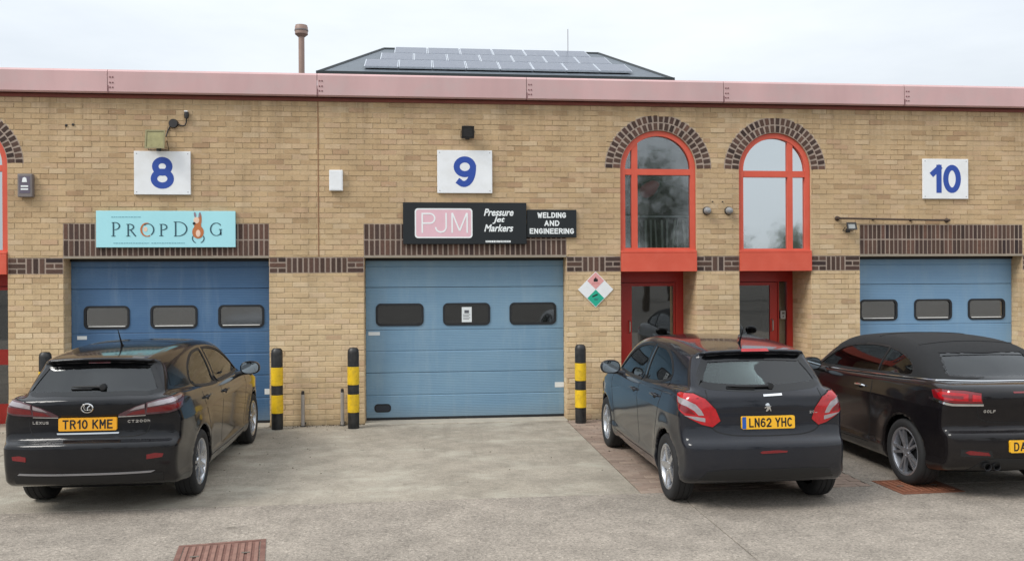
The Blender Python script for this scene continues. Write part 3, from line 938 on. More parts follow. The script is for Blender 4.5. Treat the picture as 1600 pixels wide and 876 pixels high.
def big_door(x0, x1, mat, wins, winmat, grille=False):
    a, b_ = x0 + .008, x1 - .008
    secs = [(.045, .694), (.699, 1.318), (1.323, 1.935), (1.94, 2.55)]
    fr = MB()
    fr.box(x0 - .02, a + .012, DY + .028, DY + .12, 0, 2.5); fr.box(b_ - .012, x1 + .02, DY + .028, DY + .12, 0, 2.5)
    root = fr.build('sectional_door', M['rubber'], bld)
    sl = MB(); sl.box(a, b_, DY + .002, DY + .045, .004, .046)
    sl.build('bottom_seal', M['rubber'], root, (2.0, 0, 0))
    ts = MB(); ts.box(a, b_, DY - .03, DY + .02, 2.325, 2.366); ts.build('top_dark_strip', M['rubber'], root, (2.0, 0, 0))  # added black strip that darkens the door top under the lintel
    for i, (z0, z1) in enumerate(secs):
        mb = MB()
        if i == 2:
            holes = [list(reversed(rrect(p + .022, q - .022, 1.378 + .022, 1.706 - .022, .05))) for p, q in wins]
            mb.prism([(a, z0), (b_, z0), (b_, z1), (a, z1)], holes, DY, DY + .04, 'y')
        else:
            zm = (z0 + z1) / 2
            pr = [(DY + .04, z0), (DY + .006, z0), (DY, z0 + .008), (DY, zm - .012), (DY + .007, zm - .004), (DY + .007, zm + .004), (DY, zm + .012), (DY, z1 - .008), (DY + .006, z1), (DY + .04, z1)]
            mb.prism(pr, [], a, b_, 'x')
        mb.build('section', mat, root, (2.0, 0, 0))
    for p, q in wins:
        mb = MB()
        mb.prism(rrect(p, q, 1.378, 1.706, .075), [list(reversed(rrect(p + .03, q - .03, 1.408, 1.676, .05)))], DY - .012, DY + .03, 'y')
        mb.build('window_frame', M['rubber'], root, (2.0, 0, 0))
        mb = MB(); mb.prism(rrect(p + .025, q - .025, 1.403, 1.681, .05), [], DY + .008, DY + .014, 'y')
        mb.build('window_pane', winmat, root, (2.0, 0, 0))
        if grille:
            mb = MB()
            n = 16
            for i in range(1, n): mb.box(p + (q - p) * i / n - .002, p + (q - p) * i / n + .002, DY + .05, DY + .054, 1.40, 1.69)
            for i in range(1, 7): mb.box(p + .02, q - .02, DY + .0545, DY + .058, 1.40 + .28 * i / 7 - .002, 1.40 + .28 * i / 7 + .002)
            mb.build('window_grille', M['grille'], root, (2.0, 0, 0))
        mb = MB(); mb.box(p - .05, q + .05, DY + .16, DY + .17, 1.34, 1.74)
        mb.build('window_liner', M['liner'] if not grille else M['room'], root, (2.0, 0, 0))
    for p, q in wins:
        mb = MB(); mb.add([(p + .01, DY + .018, 1.40), (q - .01, DY + .018, 1.40), (q - .01, DY + .10, 1.445), (p + .01, DY + .10, 1.445), (p + .01, DY + .018, 1.392), (q - .01, DY + .018, 1.392), (q - .01, DY + .10, 1.437), (p + .01, DY + .10, 1.437)],
                          [(0, 1, 2, 3), (7, 6, 5, 4), (0, 4, 5, 1), (1, 5, 6, 2), (2, 6, 7, 3), (3, 7, 4, 0)])
        mb.build('lip_highlight', M['highlight'] if not grille else M['grille'], root, (2.0, 0, 0))  # sloped strip whose tone paints in the highlight on the lower lip
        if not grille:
            mb = MB(); mb.box(p + .06, q - .06, DY - .004, DY + .007, 1.409, 1.422, ch=.003); mb.build('edge_highlight', M['highlight'], root, (2.0, 0, 0))  # added pale strip, a painted highlight along the lower pane edge
    return root
M['highlight'] = simple('pale window ledge', lin(226, 224, 218), .6)  # pale colour standing in for light caught on the window lip
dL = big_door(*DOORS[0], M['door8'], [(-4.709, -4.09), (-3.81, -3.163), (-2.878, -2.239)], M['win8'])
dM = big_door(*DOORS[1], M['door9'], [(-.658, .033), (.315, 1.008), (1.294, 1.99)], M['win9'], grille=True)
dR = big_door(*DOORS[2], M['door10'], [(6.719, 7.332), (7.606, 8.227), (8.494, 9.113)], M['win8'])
for root, spots_ in ((dL, [(-4.80, -4.67, 1.235, 1.285), (-2.24, -2.17, .42, .50)]), (dM, [(-.765, -.60, 1.245, 1.295), (1.965, 2.10, .445, .52)])):
    for (a, b_, c, d) in spots_:
        mb = MB(); mb.box(a, b_, DY - .003, DY, c, d); so = mb.build('sticker', M['label_white'], root, (2.0, 0, 0))
mb = MB(); mb.prism(rrect(-.685, -.446, .128, .248, .05), [], DY - .006, DY, 'y'); mb.build('letter_slot', M['rubber'], dM, (2.0, 0, 0))
mb = MB(); mb.prism(rrect(-.665, -.466, .146, .230, .038), [], DY - .012, DY - .006, 'y'); mb.build('slot_flap', simple('dark slot flap', lin(34, 40, 50), .4), dM, (2.0, 0, 0))
# notice taped in the middle window
nt = thing('notice', (.665, DY - .016, 1.42), 'small white printed notice in the middle window of the pale blue door', 'notice')
mb = MB(); mb.box(.590, .735, DY - .016, DY - .0135, 1.425, 1.645); mb.build('paper', M['label_white'], nt)
mb = MB()
mb.box(.628, .695, DY - .0175, DY - .016, 1.555, 1.60)
for i in range(4): mb.box(.61, .715 - .02 * (i % 2), DY - .0175, DY - .016, 1.53 - .022 * i, 1.538 - .022 * i)
mb.build('print', M['ink'], nt)
# door thresholds
for a, b_ in DOORS:
    mb = MB(); mb.box(a + .004, b_ - .004, -.10, DEPTH + .2, -.05, .012, ch=.006)
    tag(mb.build('threshold', M['threshold']), kind='structure')
for e in ENTR:
    mb = MB(); mb.box(e[0] + .006, e[1] - .006, -.02, REC + .1, -.05, .015, ch=.006)
    tag(mb.build('door_step', M['threshold']), kind='structure')
# sooty plinth line left of the middle door is grime on the first courses: nothing to build

# things dimly seen behind the left arched window
vb = thing('vertical_blind', (3.58, .16, 2.50), 'pale vertical blind strips hanging inside the left arched window', 'blind')
M['fabric_pale'] = simple('pale blind fabric', lin(196, 198, 190), .9, var=.15)
for i in range(9):
    x = 3.22 + i * .085 + random.uniform(-.015, .015)
    mb = MB(); w_ = random.uniform(.018, .045)
    x2 = x + random.uniform(-.03, .05)
    mb.add([(x, .15, 2.50), (x + w_, .17, 2.50), (x2 + w_, .17, 2.92), (x2, .15, 2.92), (x, .153, 2.50), (x + w_, .173, 2.50), (x2 + w_, .173, 2.92), (x2, .153, 2.92)],
           [(0, 1, 2, 3), (7, 6, 5, 4), (0, 4, 5, 1), (2, 6, 7, 3), (1, 5, 6, 2), (0, 3, 7, 4)])
    mb.build('strip', M['fabric_pale'], vb)
rbm = bmesh.new(); bmesh.ops.create_icosphere(rbm, subdivisions=3, radius=1.0)
rb_v = [(3.40 + v.co.x * .15 * (1 + .12 * math.sin(3 * v.co.z)), 0.20 + v.co.y * .05, 3.38 + v.co.z * .12 + v.co.x * .05) for v in rbm.verts]
rb_f = [tuple(v.index for v in f.verts) for f in rbm.faces]; rbm.free()
mb = MB(); mb.add(rb_v, rb_f)
tag(mb.build('red_bag', simple('red fabric', lin(196, 70, 84), .8), None, (3.4, .20, 3.27), smooth=True), 'red fabric bundle hanging inside the left arched window', 'bag')

# ------------------------------------------------------------------ cars
# Car frame: x forward from the rear bumper, y to the car's left, z up.
def spline(pts, per=8, closed=False):
    """Catmull-Rom through pts; a point given as (a, b, 's') keeps a sharp corner"""
    P = [np.array(p[:2], float) for p in pts]
    sharp = [len(p) > 2 for p in pts]
    n = len(P); out = []
    for i in range(n if closed else n - 1):
        p1, p2 = P[i], P[(i + 1) % n]
        p0 = P[(i - 1) % n] if (closed or i > 0) else p1
        p3 = P[(i + 2) % n] if (closed or i < n - 2) else p2
        if sharp[i]: p0 = p1
        if sharp[(i + 1) % n]: p3 = p2
        # centripetal-ish tangents, limited so that long spans do not overshoot
        d = np.linalg.norm(p2 - p1)
        t1 = (p2 - p0); t2 = (p3 - p1)
        l1, l2 = np.linalg.norm(t1), np.linalg.norm(t2)
        t1 = t1 / l1 * d if l1 > 1e-9 else (p2 - p1)
        t2 = t2 / l2 * d if l2 > 1e-9 else (p2 - p1)
        for k in range(per):
            t = k / per
            h = (2*t**3 - 3*t**2 + 1) * p1 + (t**3 - 2*t**2 + t) * t1 + (-2*t**3 + 3*t**2) * p2 + (t**3 - t**2) * t2
            out.append(h)
    if not closed: out.append(P[-1])
    return np.array(out)

def poly_sdf(poly, X, Z):
    """signed distance (minus inside) of points to a closed polygon"""
    p = np.asarray(poly, float); q = np.roll(p, -1, axis=0)
    d2 = np.full(X.shape, 1e9); ins = np.zeros(X.shape, bool)
    for (ax, az), (bx, bz) in zip(p, q):
        ex, ez = bx - ax, bz - az
        L = ex * ex + ez * ez
        if L < 1e-14: continue
        wx, wz = X - ax, Z - az
        t = np.clip((wx * ex + wz * ez) / L, 0, 1)
        dx, dz = wx - t * ex, wz - t * ez
        d2 = np.minimum(d2, dx * dx + dz * dz)
        c = ((az <= Z) != (bz <= Z))
        if abs(ez) > 1e-12:
            ins ^= c & (X < ax + (Z - az) / ez * ex)
    d = np.sqrt(d2)
    return np.where(ins, -d, d)

class Field2:
    """polygon distance kept on a fine grid, read back with bilinear interpolation"""
    def __init__(s, poly, h=.012, pad=.45):
        poly = np.asarray(poly, float)
        s.lo = poly.min(0) - pad; hi = poly.max(0) + pad
        s.h = h
        n = np.ceil((hi - s.lo) / h).astype(int) + 1
        gx = s.lo[0] + h * np.arange(n[0]); gz = s.lo[1] + h * np.arange(n[1])
        X, Z = np.meshgrid(gx, gz, indexing='ij')
        s.g = poly_sdf(poly, X, Z); s.n = n
    def __call__(s, x, z):
        u = np.clip((x - s.lo[0]) / s.h, 0, s.n[0] - 1.001); v = np.clip((z - s.lo[1]) / s.h, 0, s.n[1] - 1.001)
        i = u.astype(int); j = v.astype(int); a = u - i; b_ = v - j
        g = s.g
        return (g[i, j] * (1 - a) + g[i + 1, j] * a) * (1 - b_) + (g[i, j + 1] * (1 - a) + g[i + 1, j + 1] * a) * b_

def smax(a, b_, k):
    h = np.clip(.5 + .5 * (a - b_) / k, 0, 1)
    return b_ * (1 - h) + a * h + k * h * (1 - h)
def smin(a, b_, k): return -smax(-a, -b_, k)
def curve1(pts):
    """smooth 1-D function through (t, value) pairs"""
    s = spline(pts, 10)
    t, v = s[:, 0], s[:, 1]
    o = np.argsort(t)
    t, v = t[o], v[o]
    return lambda q: np.interp(q, t, v)

def surface_nets(F, lo, hi, h):
    n = np.ceil((np.array(hi) - np.array(lo)) / h).astype(int) + 1
    ax = [lo[i] + h * np.arange(n[i]) for i in range(3)]
    X, Y, Z = np.meshgrid(*ax, indexing='ij')
    f = F(X.ravel(), Y.ravel(), Z.ravel()).reshape(n)
    ins = f < 0
    c = np.zeros(n - 1, int)
    for di in (0, 1):
        for dj in (0, 1):
            for dk in (0, 1):
                c += ins[di:n[0]-1+di, dj:n[1]-1+dj, dk:n[2]-1+dk]
    act = (c > 0) & (c < 8)
    idx = -np.ones(n - 1, int)
    I, J, K = np.nonzero(act)
    idx[I, J, K] = np.arange(len(I))
    acc = np.zeros((len(I), 3)); cnt = np.zeros(len(I))
    edges = []
    for a in range(3):
        o = [b_ for b_ in range(3) if b_ != a]
        for p in (0, 1):
            for q in (0, 1):
                s = [0, 0, 0]; s[o[0]] = p; s[o[1]] = q
                e = list(s); e[a] = 1
                fa = f[I + s[0], J + s[1], K + s[2]]; fb = f[I + e[0], J + e[1], K + e[2]]
                m = (fa < 0) != (fb < 0)
                t = np.where(m, fa / np.where(m, fa - fb, 1), 0)
                pt = np.stack([I + s[0], J + s[1], K + s[2]], 1).astype(float)
                pt[:, a] += t
                acc[m] += pt[m]; cnt[m] += 1
    v = np.array(lo) + h * acc / cnt[:, None]
    faces = []
    for a in range(3):
        o = [(a + 1) % 3, (a + 2) % 3]
        sl0 = [slice(1, n[i] - 1) for i in range(3)]; sl1 = list(sl0)
        sl0[a] = slice(0, n[a] - 1); sl1[a] = slice(1, n[a])
        A, B = ins[tuple(sl0)], ins[tuple(sl1)]
        ch = np.nonzero(A != B)
        base = [ch[i] + (0 if i == a else 1) for i in range(3)]
        def cell(d0, d1):
            cc = [base[0].copy(), base[1].copy(), base[2].copy()]
            cc[o[0]] -= d0; cc[o[1]] -= d1
            return idx[cc[0], cc[1], cc[2]]
        qd = np.stack([cell(1, 1), cell(0, 1), cell(0, 0), cell(1, 0)], 1)
        flip = ~A[ch]
        qd[flip] = qd[flip][:, ::-1]
        faces.append(qd)
    return v, np.concatenate(faces)

class Car:
    def __init__(s, spec):
        s.sp = spec
        s.side_l = Field2(spline(spec['lower'], 8, True))
        s.side_g = Field2(spline(spec['green'], 8, True))
        s.wl_z = curve1(spec['wl_z']); s.wl_x = curve1(spec['wl_x'])
        s.wg_z = curve1(spec['wg_z']); s.wg_x = curve1(spec['wg_x'])
        s.ys = spec.get('ys', 1.0)
        s.us = s.ys / spec.get('ys_ref', s.ys)     # rear-view outlines follow the body's width
        s.holes = []          # functions that carve the shell
    def rear_bulge(s, x, y, c, p, reach):
        return c * (np.abs(y) / .88) ** p * np.clip(1 - x / reach, 0, 1)
    def lower(s, x, y, z):
        sp = s.sp; L = sp['L']
        y = y / s.ys
        b_ = s.rear_bulge(x, y, sp.get('bul_r', .17), 2.6, 1.1) - .30 * (np.abs(y) / .88) ** 2.4 * np.clip((x - (L - 1.2)) / 1.2, 0, 1)
        d1 = s.side_l(x - b_, z + .018 * y * y * np.clip((x - 3) / 1, 0, 1) + sp.get('deck_crown', .03) * y * y)
        w = s.wl_z(z) + s.wl_x(x)
        for (xc, zc, r, amp) in sp['flares']:
            dd = np.sqrt((x - xc) ** 2 + (z - zc) ** 2)
            w = w + amp * np.exp(-((dd - r) / .10) ** 2)
        d2 = np.abs(y) - w
        return smax(d1, d2, sp.get('k_l', .06))
    def green(s, x, y, z):
        sp = s.sp
        y = y / s.ys
        b_ = s.rear_bulge(x, y, sp.get('bul_g', .16), 2.0, 1.5) - .22 * (np.abs(y) / .8) ** 2 * np.clip((x - 2.0) / .8, 0, 1)
        d1 = s.side_g(x - b_, z + sp.get('crown', .07) * y * y)
        d2 = (np.abs(y) - (s.wg_z(z) + s.wg_x(x))) * .92
        return smax(d1, d2, sp.get('k_g', .08))
    def skin(s, x, y, z):
        """outer skin without openings"""
        return smin(s.lower(x, y, z), s.green(x, y, z), s.sp.get('k_u', .03))
    def arches(s, x, y, z):
        d = np.full(x.shape, 9.0)
        for xc in s.sp['axles']:
            r = np.sqrt((x - xc) ** 2 + (z - s.sp['wr'] - .005) ** 2) - (s.sp['wr'] + s.sp.get('gap', .035))
            d = np.minimum(d, np.maximum(r, .50 * s.ys - np.abs(y)))
        return d
    def cavity(s, x, y, z):
        d = s.skin(x, y, z) + .055
        d = np.maximum(d, .42 - z)
        d = np.maximum(d, np.maximum(s.sp['cab'][0] - x, x - s.sp['cab'][1]))
        return d
    def shell(s, x, y, z):
        d = s.skin(x, y, z)
        d = np.maximum(d, -s.arches(x, y, z))
        d = np.maximum(d, -s.cavity(x, y, z))
        for f in s.holes:
            d = np.maximum(d, -f(x, y, z))
        return d
    # --- drawing on the skin
    def ray(s, P, D, far=.0, f=None):
        """march from points P along D until the skin is met"""
        f = f or s.skin
        P = np.array(P, float); D = np.array(D, float)
        for _ in range(90):
            d = f(P[:, 0], P[:, 1], P[:, 2])
            P += D * np.clip(d, -.05, .15)[:, None] * .85
        return P
    def grad(s, P, f=None):
        f = f or s.skin
        e = .004; g = np.zeros_like(P)
        for a in range(3):
            q = P.copy(); r = P.copy(); q[:, a] += e; r[:, a] -= e
            g[:, a] = f(*q.T) - f(*r.T)
        return g / np.maximum(np.linalg.norm(g, axis=1), 1e-9)[:, None]
    def start(s, uv, view):
        uv = np.asarray(uv, float)
        n = len(uv)
        if view == 'rear':      # u = to the viewer's right (-y)
            return np.stack([np.full(n, -1.2), -uv[:, 0] * s.us, uv[:, 1]], 1), np.tile([1., 0, 0], (n, 1))
        if view == 'front':
            return np.stack([np.full(n, s.sp['L'] + 1.2), uv[:, 0] * s.us, uv[:, 1]], 1), np.tile([-1., 0, 0], (n, 1))
        if view == 'left':
            return np.stack([uv[:, 0], np.full(n, 1.6), uv[:, 1]], 1), np.tile([0, -1., 0], (n, 1))
        if view == 'right':
            return np.stack([uv[:, 0], np.full(n, -1.6), uv[:, 1]], 1), np.tile([0, 1., 0], (n, 1))
        if view == 'top':
            return np.stack([uv[:, 0], uv[:, 1], np.full(n, 2.4)], 1), np.tile([0, 0, -1.], (n, 1))
        if view == 'corner_r':  # from the rear right corner, u along the view's right
            d = np.array([.7071, .7071, 0])
            r = np.array([.7071, -.7071, 0])
            c = np.array([.15, -.55 * s.ys, 0]) - d * 1.5
            return c + uv[:, :1] * r + np.stack([uv[:, 0] * 0, uv[:, 0] * 0, uv[:, 1]], 1), np.tile(d, (n, 1))
        if view == 'corner_l':
            d = np.array([.7071, -.7071, 0])
            r = np.array([.7071, .7071, 0])
            c = np.array([.15, .55 * s.ys, 0]) - d * 1.5
            return c + uv[:, :1] * r + np.stack([uv[:, 0] * 0, uv[:, 0] * 0, uv[:, 1]], 1), np.tile(d, (n, 1))
    def patch(s, poly, view, off=.003, depth=.012, step=.035, f=None):
        """a conforming panel: outline given in a view, laid on the skin with real thickness -> (verts, faces)"""
        poly = [tuple(p) for p in poly]
        # split the outline so that it bends with the body
        bnd = []
        for i, p in enumerate(poly):
            q = poly[(i + 1) % len(poly)]
            m = max(1, int(math.ceil(math.dist(p, q) / step)))
            for k in range(m): bnd.append((p[0] + (q[0] - p[0]) * k / m, p[1] + (q[1] - p[1]) * k / m))
        nb = len(bnd)
        A = np.array(bnd); lo, hi = A.min(0), A.max(0)
        gx = np.arange(lo[0] + step / 2, hi[0], step); gz = np.arange(lo[1] + step / 2, hi[1], step)
        if len(gx) and len(gz):
            X, Z = np.meshgrid(gx, gz, indexing='ij')
            ins = poly_sdf(A, X, Z) < -step * .4
            inner = np.stack([X[ins], Z[ins]], 1)
        else:
            inner = np.zeros((0, 2))
        pts = [Vector(p) for p in bnd] + [Vector(p) for p in inner]
        ed = [(i, (i + 1) % nb) for i in range(nb)]
        vo, eo, fo, ov, oe, of = delaunay_2d_cdt(pts, ed, [], 1, 1e-6)
        uv = np.array([tuple(v) for v in vo])
        orig = {}
        for k, lst in enumerate(ov):
            for q in lst: orig[q] = k
        P, D = s.start(uv, view)
        H = s.ray(P, D, f=f); G = s.grad(H, f)
        V1 = H + G * off; V0 = H - G * depth
        n = len(uv)
        fs = [tuple(t) for t in fo] + [tuple(i + n for i in reversed(t)) for t in fo]
        loop = [orig[i] for i in range(nb) if i in orig]
        for i in range(len(loop)):
            a, b_ = loop[i], loop[(i + 1) % len(loop)]
            fs.append((a, b_, b_ + n, a + n))
        return [tuple(v) for v in V1] + [tuple(v) for v in V0], fs
    def on(s, uv, view, off=0.0, f=None):
        P, D = s.start(np.asarray(uv, float), view)
        H = s.ray(P, D, f=f)
        return [Vector(v) for v in H + s.grad(H, f) * off]
    def line(s, pts, view, wid=.006, off=.0008, f=None):
        """thin strip along a path (panel gaps, trims)"""
        pts = spline(pts, 6) if len(pts) > 2 else np.array([p[:2] for p in pts], float)
        L, Rr = [], []
        n = len(pts)
        for i in range(n):
            t = pts[min(i + 1, n - 1)] - pts[max(i - 1, 0)]
            t = t / max(np.linalg.norm(t), 1e-9)
            nr = np.array([-t[1], t[0]]) * wid / 2
            L.append(pts[i] + nr); Rr.append(pts[i] - nr)
        return s.patch([tuple(p) for p in L] + [tuple(p) for p in reversed(Rr)], view, off, .006, step=.05, f=f)

def grow(poly, d):
    """outline moved outwards by d"""
    p = np.array([q[:2] for q in poly], float)
    area = .5 * np.sum(p[:, 0] * np.roll(p[:, 1], -1) - np.roll(p[:, 0], -1) * p[:, 1])
    sgn = 1 if area > 0 else -1
    a = p - np.roll(p, 1, 0); b_ = np.roll(p, -1, 0) - p
    na = np.stack([a[:, 1], -a[:, 0]], 1) / np.maximum(np.linalg.norm(a, axis=1), 1e-9)[:, None]
    nb = np.stack([b_[:, 1], -b_[:, 0]], 1) / np.maximum(np.linalg.norm(b_, axis=1), 1e-9)[:, None]
    nn = na + nb; nn /= np.maximum(np.linalg.norm(nn, axis=1), 1e-9)[:, None]
    return [tuple(v) for v in p + nn * d * sgn]

def mesh_obj(name, vs, fs, mat, parent, normals=None, smooth=True):
    me = bpy.data.meshes.new(name)
    me.from_pydata([tuple(map(float, v)) for v in vs], [], [tuple(map(int, f)) for f in fs])
    if normals is None:
        bm = bmesh.new(); bm.from_mesh(me); bmesh.ops.recalc_face_normals(bm, faces=bm.faces); bm.to_mesh(me); bm.free()
    if smooth:
        me.polygons.foreach_set('use_smooth', [True] * len(me.polygons))
        if normals is None:
            try: me.set_sharp_from_angle(angle=R(42))
            except Exception: pass
    me.update()
    if normals is not None:
        me.normals_split_custom_set_from_vertices([tuple(map(float, v)) for v in normals])
    if mat: me.materials.append(mat)
    o = bpy.data.objects.new(name, me)
    COL.objects.link(o)
    if parent is not None:
        o.parent = parent
    o['_o'] = (0, 0, 0)
    return o

def paint(name, col, flake=.0, rough=.22):
    m, n, l, b = new_mat(name)
    pos = n.new('ShaderNodeTexCoord').outputs['Object']
    f = noise(n, l, 900, 2, .5, pos)
    c = mix_rgb(n, l, ramp(n, l, f, [(.45, 0.0), (.75, 1.0)]), col, tuple(min(1, q * (1 + flake)) for q in col[:3]) + (1,))
    dust = ramp(n, l, noise(n, l, 3, 5, .65, pos), [(.4, 0.0), (.8, .03)])
    c = mix_rgb(n, l, dust, c, lin(120, 112, 100))
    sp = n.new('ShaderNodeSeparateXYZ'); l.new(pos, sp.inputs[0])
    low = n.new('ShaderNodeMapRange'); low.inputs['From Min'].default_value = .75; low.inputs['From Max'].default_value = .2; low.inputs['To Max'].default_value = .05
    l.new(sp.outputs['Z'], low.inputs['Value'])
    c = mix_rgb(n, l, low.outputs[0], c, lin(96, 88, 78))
    l.new(c, b.inputs['Base Color'])
    b.inputs['Roughness'].default_value = rough
    b.inputs['Specular IOR Level'].default_value = .08
    b.inputs['Coat Weight'].default_value = 1.0
    b.inputs['Coat IOR'].default_value = 1.37
    b.inputs['Coat Roughness'].default_value = .07
    return m

M['tyre'] = simple('black tyre rubber', lin(30, 30, 31), .8, var=.2, scale=20)
M['alloy'] = simple('silver alloy', lin(196, 198, 202), .28, metal=.85, var=.06)
M['alloy_dark'] = simple('dark grey alloy', lin(172, 174, 180), .3, metal=.8, var=.06)
M['chrome'] = simple('chrome', lin(222, 224, 226), .10, metal=1.0, var=.03)
M['black_trim'] = simple('black plastic trim', lin(22, 23, 25), .5, var=.1)
M['black_gloss'] = simple('gloss black trim', lin(12, 13, 15), .12, var=.05)
M['seam'] = simple('panel gap', lin(6, 6, 7), .8)
M['seat'] = simple('dark grey upholstery', lin(50, 52, 56), .85, var=.2)
M['car_glass'] = glass('tinted car glass', (.60, .68, .66, 1), refl=.015, trans=.92)
M['car_glass_dark'] = glass('privacy car glass', (.10, .11, .12, 1), refl=.02, trans=.85)
M['lens_red'] = simple('red lamp lens', lin(172, 8, 22), .12, var=.3, scale=25, coat=.6)
M['lens_deep'] = simple('dark red lamp lens', lin(112, 10, 20), .12, var=.2, scale=60, coat=.7)
M['lens_smoke'] = simple('smoked rose lamp lens', lin(84, 50, 58), .10, var=.2, scale=60, coat=.8)
M['lens_clear'] = simple('clear lamp lens', lin(168, 160, 164), .12, metal=.4, var=.12, scale=50, coat=1.0)
M['plate'] = simple('yellow number plate', lin(236, 178, 40), .35, var=.03)
M['plate_old'] = simple('amber number plate', lin(226, 160, 34), .35, var=.03)
M['plate_ink'] = simple('black plate letters', lin(18, 18, 18), .5)
M['plate_blue'] = simple('blue plate band', lin(30, 80, 160), .4)
M['mirror'] = simple('mirror glass', lin(190, 200, 206), .03, metal=1.0, var=.02)
M['disc'] = simple('dark brake steel', lin(48, 48, 50), .5, metal=.7)
M['fabric_black'] = simple('black canvas hood', lin(24, 25, 27), .92, var=.2, scale=30, bump=.35, bscale=350)
M['dash'] = simple('black dashboard', lin(26, 26, 28), .7)

def wheel_shapes(wr, rim_r, wid, style):
    ty = MB()
    h = wid / 2
    prof = [(rim_r - .012, -h * .80), (rim_r + .004, -h * .92), (wr - .045, -h), (wr - .018, -h * .94), (wr - .004, -h * .78), (wr, -h * .55),
            (wr - .006, -h * .50), (wr, -h * .45), (wr, -h * .05), (wr - .007, 0), (wr, h * .05), (wr, h * .45), (wr - .006, h * .50), (wr, h * .55),
            (wr - .004, h * .78), (wr - .018, h * .94), (wr - .045, h), (rim_r + .004, h * .92), (rim_r - .012, h * .80)]
    ty.lathe(prof, (0, 0, 0), 'y', 56, caps=False)
    rim = MB()
    rim.lathe([(rim_r - .012, h * .80), (rim_r + .002, h * .86), (rim_r - .006, h * .90), (rim_r - .022, h * .84), (rim_r - .035, h * .55), (rim_r - .045, -h * .7)], (0, 0, 0), 'y', 56, caps=False)
    rim.lathe([(.062, h * .62), (.058, h * .74), (.030, h * .78), (.0, h * .78)], (0, 0, 0), 'y', 20, caps=False)
    def spoke(a, w0, w1, lean=0.0):
        r0, r1 = .045, rim_r - .018
        ca, sa = math.cos(a), math.sin(a)
        vs = []
        for r, w_, y_ in ((r0, w0, h * .74), ((r0 + r1) / 2, (w0 + w1) / 2 * .86, h * .80), (r1, w1, h * .82)):
            for sg in (-1, 1):
                t = a + sg * (w_ / 2) / r + lean * (r - r0)
                for yy in (y_, y_ - .030):
                    vs.append((r * math.cos(t), yy, r * math.sin(t)))
        fs = []
        for k in range(2):
            o = k * 4
            fs += [(o, o + 4, o + 6, o + 2), (o + 1, o + 3, o + 7, o + 5), (o, o + 1, o + 5, o + 4), (o + 2, o + 6, o + 7, o + 3)]
        fs += [(0, 2, 3, 1), (8, 9, 11, 10)]
        rim.add(vs, fs)
    if style == 'twin5':
        for i in range(5):
            for d in (-.17, .17): spoke(2 * math.pi * i / 5 + d + .3, .030, .026, lean=d * .3)
    elif style == 'five':
        for i in range(5): spoke(2 * math.pi * i / 5 + .2, .075, .050)
    elif style == 'wide5':
        for i in range(5):
            spoke(2 * math.pi * i / 5 + .1, .085, .085)
    for i in range(5):
        t = 2 * math.pi * i / 5
        rim.lathe([(.009, h * .70), (.009, h * .79)], (.042 * math.cos(t), 0, .042 * math.sin(t)), 'y', 6)
    dk = MB(); dk.lathe([(rim_r - .05, h * .2), (rim_r - .05, h * .1), (.0, h * .1)], (0, 0, 0), 'y', 40, caps=False)
    dk.lathe([(.14, h * .36), (.14, h * .28)], (0, 0, 0), 'y', 36)
    return ty, rim, dk

def seat_shape(mb, x, y, back_h=.62, w=.46):
    """front seat: cushion, leaning back, head restraint"""
    mb.box(x, x + .5, y - w / 2, y + w / 2, .42, .58, ch=.05)
    vs = []
    for (px, pz, hw, th) in ((x - .02, .52, w / 2, .13), (x - .16, .52 + back_h * .6, w / 2 * .97, .12), (x - .22, .52 + back_h, w / 2 * .72, .09)):
        vs += [(px, y - hw, pz), (px + th, y - hw, pz), (px + th, y + hw, pz), (px, y + hw, pz)]
    fs = [(0, 1, 2, 3), (8, 11, 10, 9)]
    for k in (0, 4):
        for i in range(4):
            j = (i + 1) % 4
            fs.append((k + i, k + 4 + i, k + 4 + j, k + j))
    mb.add(vs, fs)
    zt = .52 + back_h
    mb.tube([(x - .19, y - .06, zt - .03), (x - .20, y - .06, zt + .09)], .008, 6); mb.tube([(x - .19, y + .06, zt - .03), (x - .20, y + .06, zt + .09)], .008, 6)
    mb.box(x - .25, x - .14, y - .135, y + .135, zt + .06, zt + .24, ch=.045)

